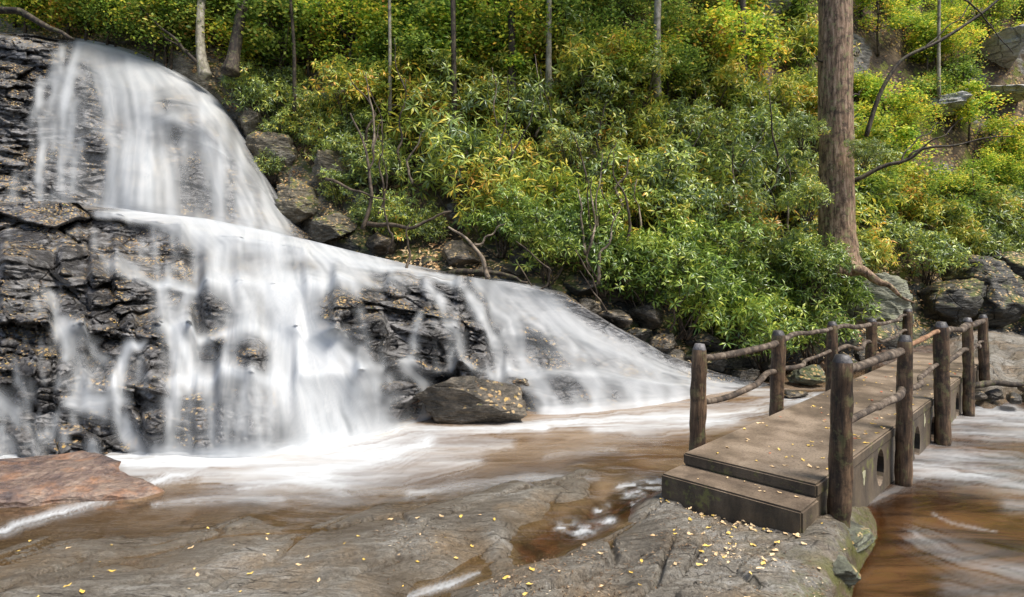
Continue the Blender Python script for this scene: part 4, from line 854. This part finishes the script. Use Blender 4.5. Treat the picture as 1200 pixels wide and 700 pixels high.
# yellow understory
def ytree(a, b, dz, s_, pair, lab, grp):                 # a small tree rooted on the slope, crown seen near (a,b)
    g = hill(a, b+1.35*s_*F/max(hill(a, b)[1], 8)); plant('small_tree', pair, g-Vector((0, .25*s_, dz)), s_, R.uniform(0, 6.28), lab, 'tree', grp, 0, ('crown', 'trunk'))
for i in range(32):
    a = 20+(i*37 % 330)+R.uniform(-12, 12); b = R.uniform(-40, 52 if a > 110 else 22); ytree(a, b, .1, R.uniform(.55, .95), (SP if R.random() < .5 else SPO)[i % 4], 'small yellow green tree in the woods behind the brim of the waterfall', 'small trees behind the waterfall brim')
for i in range(70):
    a = 320+(i*41.3 % 660)+R.uniform(-12, 12); b = R.uniform(-50, 95 if a > 560 else 70); ytree(a, b, .1, R.uniform(.6, 1.05), (SP if R.random() < .42 else SPO)[i % 4], 'small yellow green tree at the top of the slope above the rhododendrons', 'small trees at the top of the slope')
for i in range(64):
    a = 1000+(i*17.7 % 270); b = R.uniform(-20, 235)
    if a > 1130 and 25 < b < 130: continue
    ytree(a, b, .1, R.uniform(.45, .8), (SP if R.random() < .7 else SPO)[i % 4], 'bright yellow small tree on the slope right of the thick trunk', 'yellow trees right of the thick trunk')
for i, (a, b, Yd, s_) in enumerate([(948, 232, 11.2, .42), (1012, 178, 11.3, .3), (940, 150, 11.5, .4)]):
    c = at(a, b, Yd); gz_ = hill(a, 300); plant('rhododendron_shrub', RH[i+1], c-Vector((0, 0, .8*s_)), s_, i*2., 'leafy rhododendron top reaching across the edge of the thick trunk', 'shrub', 'rhododendron tops beside the thick trunk')
for i, (a, b, s_) in enumerate([(425, 105, .5), (455, 95, .55), (490, 120, .5), (410, 125, .4), (470, 60, .6), (540, 75, .7), (560, 130, .5), (620, 100, .5), (520, 150, .4)]):
    ytree(a, b, .05, s_, SP[i % 4], 'low yellow leaved sapling at the upper left of the rhododendron thicket', 'yellow saplings at the upper left of the thicket')

# ------------------------------------------------------------------ big trees
def trunk_tree(name, pts, rads, mat, label, cat='tree', seg=14, branches=(), noise=.05, group=None, crown=None):
    b = Vector(pts[0]); e_ = empty(name, b); tag(e_, label, cat, group)
    p = np.array(pts, float)-np.array(b); t = np.linspace(0, 1, len(p)); tt = np.linspace(0, 1, 30); q = np.stack([np.interp(tt, t, p[:, k]) for k in range(3)], 1)
    q = np.stack([blur(np.pad(q[:, k], 3, 'reflect', reflect_type='odd')[None], 1)[0][3:-3] for k in range(3)], 1)
    V, f = tube(q, np.interp(tt, t, rads), seg, noise, len(pts)); link('trunk', mesh_any('trunk', V, f, mat), e_)
    for (bp, br_, m) in branches:
        bp = np.array(bp, float)-np.array(b); tb = np.linspace(0, 1, len(bp)); n = len(bp)*5; t2 = np.linspace(0, 1, n)
        q = np.stack([np.interp(t2, tb, bp[:, k]) for k in range(3)], 1)+np.stack([vn(t2*6+bp[0, 0]*3, k*5., 1, 4) for k in range(3)], 1)*.05
        V, f = tube(q, np.linspace(br_, .008, n), 7); link('branch', mesh_any('branch', V, f, m), e_)
    if crown:
        c = link('crown', crown[0], e_); c.location = Vector(crown[1])-b; c.scale = (crown[2],)*3
    return e_
T = 12.0
def tp_(a, b, Yd=T): return tuple(at(a, b, Yd))
flare = [.48, .38, .34, .32, .315, .31, .30, .26, .2]
topz = at(979, 0, T)
trunk_tree('hemlock_tree', [tp_(982, 322), tp_(982, 300), tp_(981, 275), tp_(980, 240), tp_(980, 150), tp_(979, 60), tp_(978, -60), tp_(978, -250), tp_(977, -400)], flare, M_BARK,
  'thick straight reddish brown tree trunk standing behind the far railing', 'tree', 22, [
  ([tp_(1000, 210, 11.9), tp_(1040, 193, 11.7), tp_(1080, 176, 11.5), tp_(1130, 168, 11.4), tp_(1185, 160, 11.3)], .05, M_BARKD),
  ([tp_(1060, 186, 11.6), tp_(1095, 165, 11.5), tp_(1130, 140, 11.4)], .022, M_BARKD), ([tp_(1050, 190, 11.6), tp_(1075, 165, 11.7), tp_(1100, 145, 11.8)], .018, M_BARKD),
  ([tp_(996, 66, 11.9), tp_(1010, 60, 11.9)], .03, M_BARKD), ([tp_(998, 112, 11.8), tp_(1012, 106, 11.8)], .02, M_BARKD), ([tp_(962, 70, 11.9), tp_(952, 64, 11.8)], .02, M_BARKD),
  ([tp_(990, 305, 11.7), tp_(1010, 318, 11.5), tp_(1040, 335, 11.3), tp_(1072, 358, 11.2)], .14, M_BARK), ([tp_(975, 310, 11.7), tp_(962, 330, 11.4), tp_(940, 345, 11.3)], .1, M_BARK)],
  .05, None, (SPO[0][0], at(978, -500, T), 2.2))
trunk_tree('tree', [tp_(241, 90, 14.6), tp_(236, 70, 14.7), tp_(234, 40, 14.8), tp_(236, 0, 15), tp_(242, -120, 15.3), tp_(250, -260, 15.6)], [.16, .12, .10, .10, .09, .06], M_BARKP, 'pale slender trunk leaning beside the brim of the upper fall', seg=10,
  branches=[([tp_(234, 75, 14.6), tp_(210, 50, 14.5), tp_(180, 25, 14.4), tp_(150, -5, 14.3)], .05, M_BARKD), ([tp_(218, 58, 14.5), tp_(190, 40, 14.6), tp_(160, 30, 14.6)], .025, M_BARKD)], crown=(SPO[1][0], at(250, -260, 15.6), 1.6))
trunk_tree('tree', [tp_(270, 86, 14.3), tp_(274, 65, 14.4), tp_(278, 40, 14.5), tp_(286, 0, 14.7), tp_(300, -120, 15), tp_(310, -260, 15.3)], [.22, .15, .13, .12, .1, .06], M_BARKD, 'dark leaning trunk right of the pale slender trunk', seg=10, crown=(SPO[2][0], at(310, -260, 15.3), 1.6))
for i, (a0, b0, a1, Yd, r, m, lab) in enumerate([(457, 60, 455, 17, .055, M_BARKP, 'thin pale sapling trunk above the yellow saplings'), (532, 90, 529, 17, .09, M_BARKD, 'thin dark trunk rising from the left of the thicket'), (600, 50, 596, 19, .12, M_BARKD, 'dark trunk at the top edge above the thicket middle'), (643, 40, 646, 20, .09, M_BARKP, 'thin pale trunk at the top edge right of the dark one'),
     (345, 60, 330, 16.5, .06, M_BARKD, 'thin dark sapling leaning left above the slope shrubs'), (770, 40, 774, 22, .12, M_BARKP, 'pale trunk at the top edge left of the grey outcrop'), (1100, 40, 1103, 18, .05, M_BARKP, 'thin pale stem at the top right of the thick trunk'), (870, 30, 866, 22, .14, M_BARKD, 'broad dark trunk behind the outcrop left of the thick trunk')]):
    Yd = hill(a0, b0+45)[1]-1.3; r *= Yd/20
    trunk_tree('tree', [tp_(a0, b0+75, Yd), tp_(a0, b0, Yd), tp_((a0+a1)/2, (b0-150)/2, Yd), tp_(a1, -150, Yd+.3)], [r*1.3, r, r*.9, r*.6], m, lab, seg=8, crown=(SPO[i % 4][0], at(a1, -190, Yd+.3), .9))
trunk_tree('tree', [tp_(1015, 160, 13.0), tp_(1030, 110, 13), tp_(1055, 68, 13), tp_(1100, 50, 13), tp_(1160, 10, 13), tp_(1200, -30, 13)], [.05, .045, .04, .035, .03, .02], M_BARKD, 'thin crooked dark sapling bending right from the thick trunk', seg=7,
   branches=[([tp_(1130, 0, 12.6), tp_(1160, 30, 12.6), tp_(1185, 62, 12.6)], .02, M_BARKD), ([tp_(1080, 60, 13), tp_(1120, 25, 13), tp_(1150, -10, 13)], .02, M_BARKD)])
# fallen branches
def deadwood(pts, r, lab, mat=M_DEAD, twigs=()):
    b = Vector(pts[0]); e_ = empty('fallen_branch', b); tag(e_, lab, 'branch')
    def mk(p, r0, nm):
        p = np.array(p)-np.array(b); t = np.linspace(0, 1, len(p)); t2 = np.linspace(0, 1, 6*len(p)); q = np.stack([np.interp(t2, t, p[:, k]) for k in range(3)], 1)+np.stack([vn(t2*5+r0*90, k*5., 1, 4) for k in range(3)], 1)*.04
        V, f = tube(q, np.linspace(r0, r0*.35, len(q)), 8, .08); link(nm, mesh_any(nm, V, f, mat), e_)
    mk(pts, r, 'limb')
    for t in twigs: mk(t, r*.5, 'twig')
deadwood([tp_(572, 328, 10.2), tp_(566, 305, 10.2), tp_(550, 285, 10.3), tp_(527, 268, 10.5)], .045, 'pale dead branch standing at the stream edge below the thicket', twigs=[[tp_(553, 288, 10.3), tp_(575, 276, 10.3), tp_(590, 262, 10.3)]])
deadwood([tp_(380, 208, 12.0), tp_(420, 226, 11.7), tp_(452, 236, 11.5)], .035, 'thin fallen branch leaning on the slope right of the upper fall', M_TWIG)
deadwood([tp_(425, 270, 11.6), tp_(436, 230, 11.6), tp_(428, 180, 11.9), tp_(412, 135, 12.4)], .045, 'bare brown stem standing left of the rhododendron thicket', M_TWIG, [[tp_(432, 200, 11.7), tp_(440, 165, 11.9), tp_(446, 140, 12.1)]])
deadwood([tp_(525, 322, 10.7), tp_(560, 318, 10.5), tp_(600, 326, 10.3), tp_(618, 330, 10.2)], .06, 'dark driftwood stick on the rocks at the head of the right cascade', M_BARKD)
deadwood([tp_(-40, 10, 14), tp_(20, 12, 13.8), tp_(60, 34, 13.6), tp_(88, 46, 13.4)], .10, 'thick dark log lying on top of the left cliff', M_BARKD)
deadwood([tp_(430, 262, 11.8), tp_(480, 268, 11.4), tp_(530, 248, 11.3)], .05, 'long brown fallen branch along the bank under the thicket', M_TWIG)
deadwood([atz(1140, 452, .2)[:], atz(1200, 450, .22)[:], atz(1260, 448, .25)[:]], .055, 'fallen log lying on the stones at the right water edge', M_BARKD)
for i in range(14):
    a, b = R.uniform(600, 960), R.uniform(300, 395); Yd = hill(a, b)[1]-R.uniform(.3, .9)
    deadwood([tp_(a, b, Yd), tp_(a+R.uniform(-20, 20), b-25, Yd-.1), tp_(a+R.uniform(-45, 45), b-60, Yd-.1)], .02, 'bare brown stem', M_TWIG)
    ob = [q for q in COL.objects if q.name.startswith('fallen_branch')][-1]; ob.name = 'bare_stem'; tag(ob, 'bare crooked stem in the dark under the overhanging rhododendrons', 'stem', 'bare stems under the overhanging rhododendrons')

# ------------------------------------------------------------------ leaf litter and fallen leaves
def leaf_mesh(seed, L, mat):
    r = np.random.RandomState(seed); th = np.linspace(0, 2*np.pi, 13)[:-1]; rr_ = .5*L*(1+.12*np.cos(th*5+seed))*np.where(np.abs(np.cos(th)) > .9, 1.12, .9)
    P_ = np.stack([rr_*np.cos(th), rr_*np.sin(th)*.62, .003*np.sin(th*2+seed)+.003*np.cos(th*3)+.006], 1); V = np.concatenate([P_, [[0, 0, .004]]])
    me = bpy.data.meshes.new('fallen_leaf'); me.from_pydata([tuple(v) for v in V], [], [(i, (i+1) % 12, 12) for i in range(12)]); me.materials.append(mat); return me
LM = {m.name: [leaf_mesh(i, .055, m) for i in range(4)] for m in (M_LEAFY, M_LEAFT, M_LEAFR)}
def gz_at(X, Yw):
    j = int(round(((X/Yw*F+CX)-gx[0])/2)); i = int(np.argmin(np.abs(rows-Yw))); j = min(max(j, 1), len(gx)-2)
    return Gz[i, j]
def drop(X, Yw, z, mat, s_, lab, grp):
    o = link('fallen_leaf', R.choice(LM[mat.name]), None, (X, Yw, z)); o.scale = (s_, s_*R.uniform(.7, 1.1), s_); o.rotation_euler = (R.uniform(-.15, .15), R.uniform(-.15, .15), R.uniform(0, 6.28)); tag(o, lab, 'leaf', grp)
n = 0; slab_spots = [(285, 598), (340, 592), (130, 664), (228, 666), (293, 675), (522, 632), (508, 672), (472, 680), (480, 690), (512, 568+70), (310, 650), (490, 610), (420, 625), (540, 605)]
while n < 62:
    if n < len(slab_spots): a, b = slab_spots[n]
    else: a, b = R.uniform(-20, 600), R.uniform(600, 712)
    p = atz(a, b, .06); z = gz_at(p.x, p.y); n += 1
    if z < .005: continue
    drop(p.x, p.y, z+.004, M_LEAFY if R.random() < .5 else M_LEAFT, R.uniform(.25, 1.0), 'small fallen leaf on the grey slab left of the narrow channel', 'leaves on the left slab')
for k in range(100):
    a = R.uniform(560, 1000); b = R.uniform(596, 712); p = atz(a, b, .12)
    if k < 26: a = R.uniform(790, 870); b = R.uniform(590, 650)*1.; p = atz(a, b, .14)
    z = gz_at(p.x, p.y)
    if z < .04: continue
    s0 = (p.x-P0[0])*dv[0]+(p.y-P0[1])*dv[1]; q0 = (p.x-P0[0])*wv[0]+(p.y-P0[1])*wv[1]
    if s0 > -.36 and -.02 < q0 < 1.15: continue
    drop(p.x, p.y, z+.004, M_LEAFY if R.random() < .35 else M_LEAFT, R.uniform(.3, 1.0), 'small fallen leaf on the rough slab in front of the bridge steps', 'leaves on the slab before the steps')
for k in range(170):
    s0 = R.uniform(.05, 1)**1.3*7.5; q0 = R.uniform(.05, 1.04); 
    if R.random() < .3: q0 = R.uniform(.85, 1.05)
    X = P0[0]+dv[0]*s0+wv[0]*q0; Yw = P0[1]+dv[1]*s0+wv[1]*q0
    drop(X, Yw, ZD+.003, R.choice([M_LEAFY, M_LEAFT, M_LEAFT, M_LEAFR, M_LEAFY]), R.uniform(.4, 1.0), 'small fallen leaf lying on the brown deck of the footbridge', 'leaves on the footbridge deck')
for k in range(46):                                      # leaves gathered along the foot of the lower step
    s0 = -.345-abs(R.gauss(0, .05)); q0 = R.uniform(-.02, 1.1); X = P0[0]+dv[0]*s0+wv[0]*q0; Yw = P0[1]+dv[1]*s0+wv[1]*q0
    drop(X, Yw, gz_at(X, Yw)+.006, R.choice([M_LEAFY, M_LEAFT, M_LEAFT, M_LEAFT]), R.uniform(.35, .95), 'fallen leaf caught along the foot of the lower bridge step', 'leaves along the foot of the bridge step')
for k in range(9):
    s0 = R.uniform(-.3, -.03); q0 = R.uniform(.05, 1.0); X = P0[0]+dv[0]*s0+wv[0]*q0; Yw = P0[1]+dv[1]*s0+wv[1]*q0
    drop(X, Yw, ZD-.10, M_LEAFT, R.uniform(.4, .8), 'small tan fallen leaf on the lower bridge step', 'leaves on the bridge step')
# litter: uncountable leaves over the slope, the path end and the ledges
def litter(name, pts, size):
    n = len(pts); r = np.random.RandomState(9); d = unit(r.normal(size=(n, 3))*np.array([1, 1, .4])); nn = unit(r.normal(size=(n, 3))*.5+np.array([0, -.3, 1]))
    V, f = leaves_mesh(np.asarray(pts)+np.array([0, -.02, .03]), d, nn, size*r.uniform(.6, 1.2, n), size*.6*r.uniform(.7, 1.2, n)); o = link(name, mesh_np(name, V, f, M_LEAFT, False)); tag(o, kind='stuff'); o['label'] = 'brown fallen leaves scattered over the wooded slope'; return o
idx = RS.randint(0, HP.shape[0]*HP.shape[1], 46000); pts = HP.reshape(-1, 3)[idx]+RS.normal(size=(46000, 3))*np.array([.05, .03, .0])
nn = vn(pts[:, 0]*.7, pts[:, 1]*.7, pts[:, 2]*.7, 70); pts = pts[nn > -.15]
litter('leaf_litter', pts, .10)

# small debris (grit, bark bits, needles) on the slab before the steps: nobody could count it
n = 5200; u_ = RS.uniform(440, 1010, n); v_ = 585+120*RS.uniform(0, 1, n)**.8; Yq = (CH-.1)*700/(v_-315); Xq = (u_-600)/700*Yq
zq = np.array([gz_at(a, b) for a, b in zip(Xq, Yq)]); s0 = (Xq-P0[0])*dv[0]+(Yq-P0[1])*dv[1]; q0 = (Xq-P0[0])*wv[0]+(Yq-P0[1])*wv[1]
k = (zq > .03) & ~((s0 > -.36) & (q0 > -.03) & (q0 < 1.2)) & (fbm(Xq*2.5, Yq*2.5, 0, 3, 5)+RS.uniform(-.4, .4, n) > 0); pts = np.stack([Xq, Yq, zq+.004], 1)[k]; n = len(pts)
d = unit(RS.normal(size=(n, 3))*np.array([1, 1, .12])); V, f = leaves_mesh(pts, d, np.tile([0, 0, 1.], (n, 1)), RS.uniform(.008, .04, n), RS.uniform(.003, .010, n), .6, 0)
M_GRIT = leaf_mat('needle_debris', [(0, (.02, .014, .01)), (.5, (.09, .055, .03)), (.8, (.22, .15, .09)), (1, (.5, .42, .3))], .7, 0, .2)
o = link('debris', mesh_np('debris', V, f, M_GRIT, False)); tag(o, 'fine brown needles and bark bits scattered over the slab', None, None, 'stuff')
for i, (a, b, z0, sz, rz) in enumerate([(1000, 628, .02, (.26, .16, .10), .6), (985, 668, .0, (.22, .2, .12), 1.2), (930, 655, .05, (.3, .2, .07), .2)]):
    o = boulder('rock', atz(a, b, z0), sz, M_MOSSROCK, 340+i, 5, rot=rz); tag(o, ['mossy rock lump at the water beside the thick nearest post', 'mossy rock at the lower right corner of the slab by the stream', 'low mossy rock on the slab just under the corner of the lower step'][i], 'rock')

for i in range(34):                                      # crooked bare stems standing in the thicket
    a, b = R.uniform(420, 940), R.uniform(120, 300); g = hill(a, b+30); Yd = g[1]-R.uniform(.9, 1.5); ln = R.uniform(35, 85)
    p = [tp_(a, b+35, Yd), tp_(a+R.uniform(-10, 10), b, Yd), tp_(a+R.uniform(-30, 30), b-ln, Yd-.1)]; bb = Vector(p[0]); q = np.array(p)-np.array(bb)
    t2 = np.linspace(0, 1, 16); q = np.stack([np.interp(t2, [0, .4, 1], q[:, k]) for k in range(3)], 1)+np.stack([vn(t2*5+i, k*5., 1, 4) for k in range(3)], 1)*.07
    V, f = tube(q, np.linspace(R.uniform(.02, .04), .008, 16), 6); o = link('bare_stem', mesh_any('bare_stem', V, f, M_TWIG if i % 3 else M_DEAD), None, bb); tag(o, 'thin bare woody stem rising through the leaves of the thicket', 'stem', 'bare stems rising through the thicket')
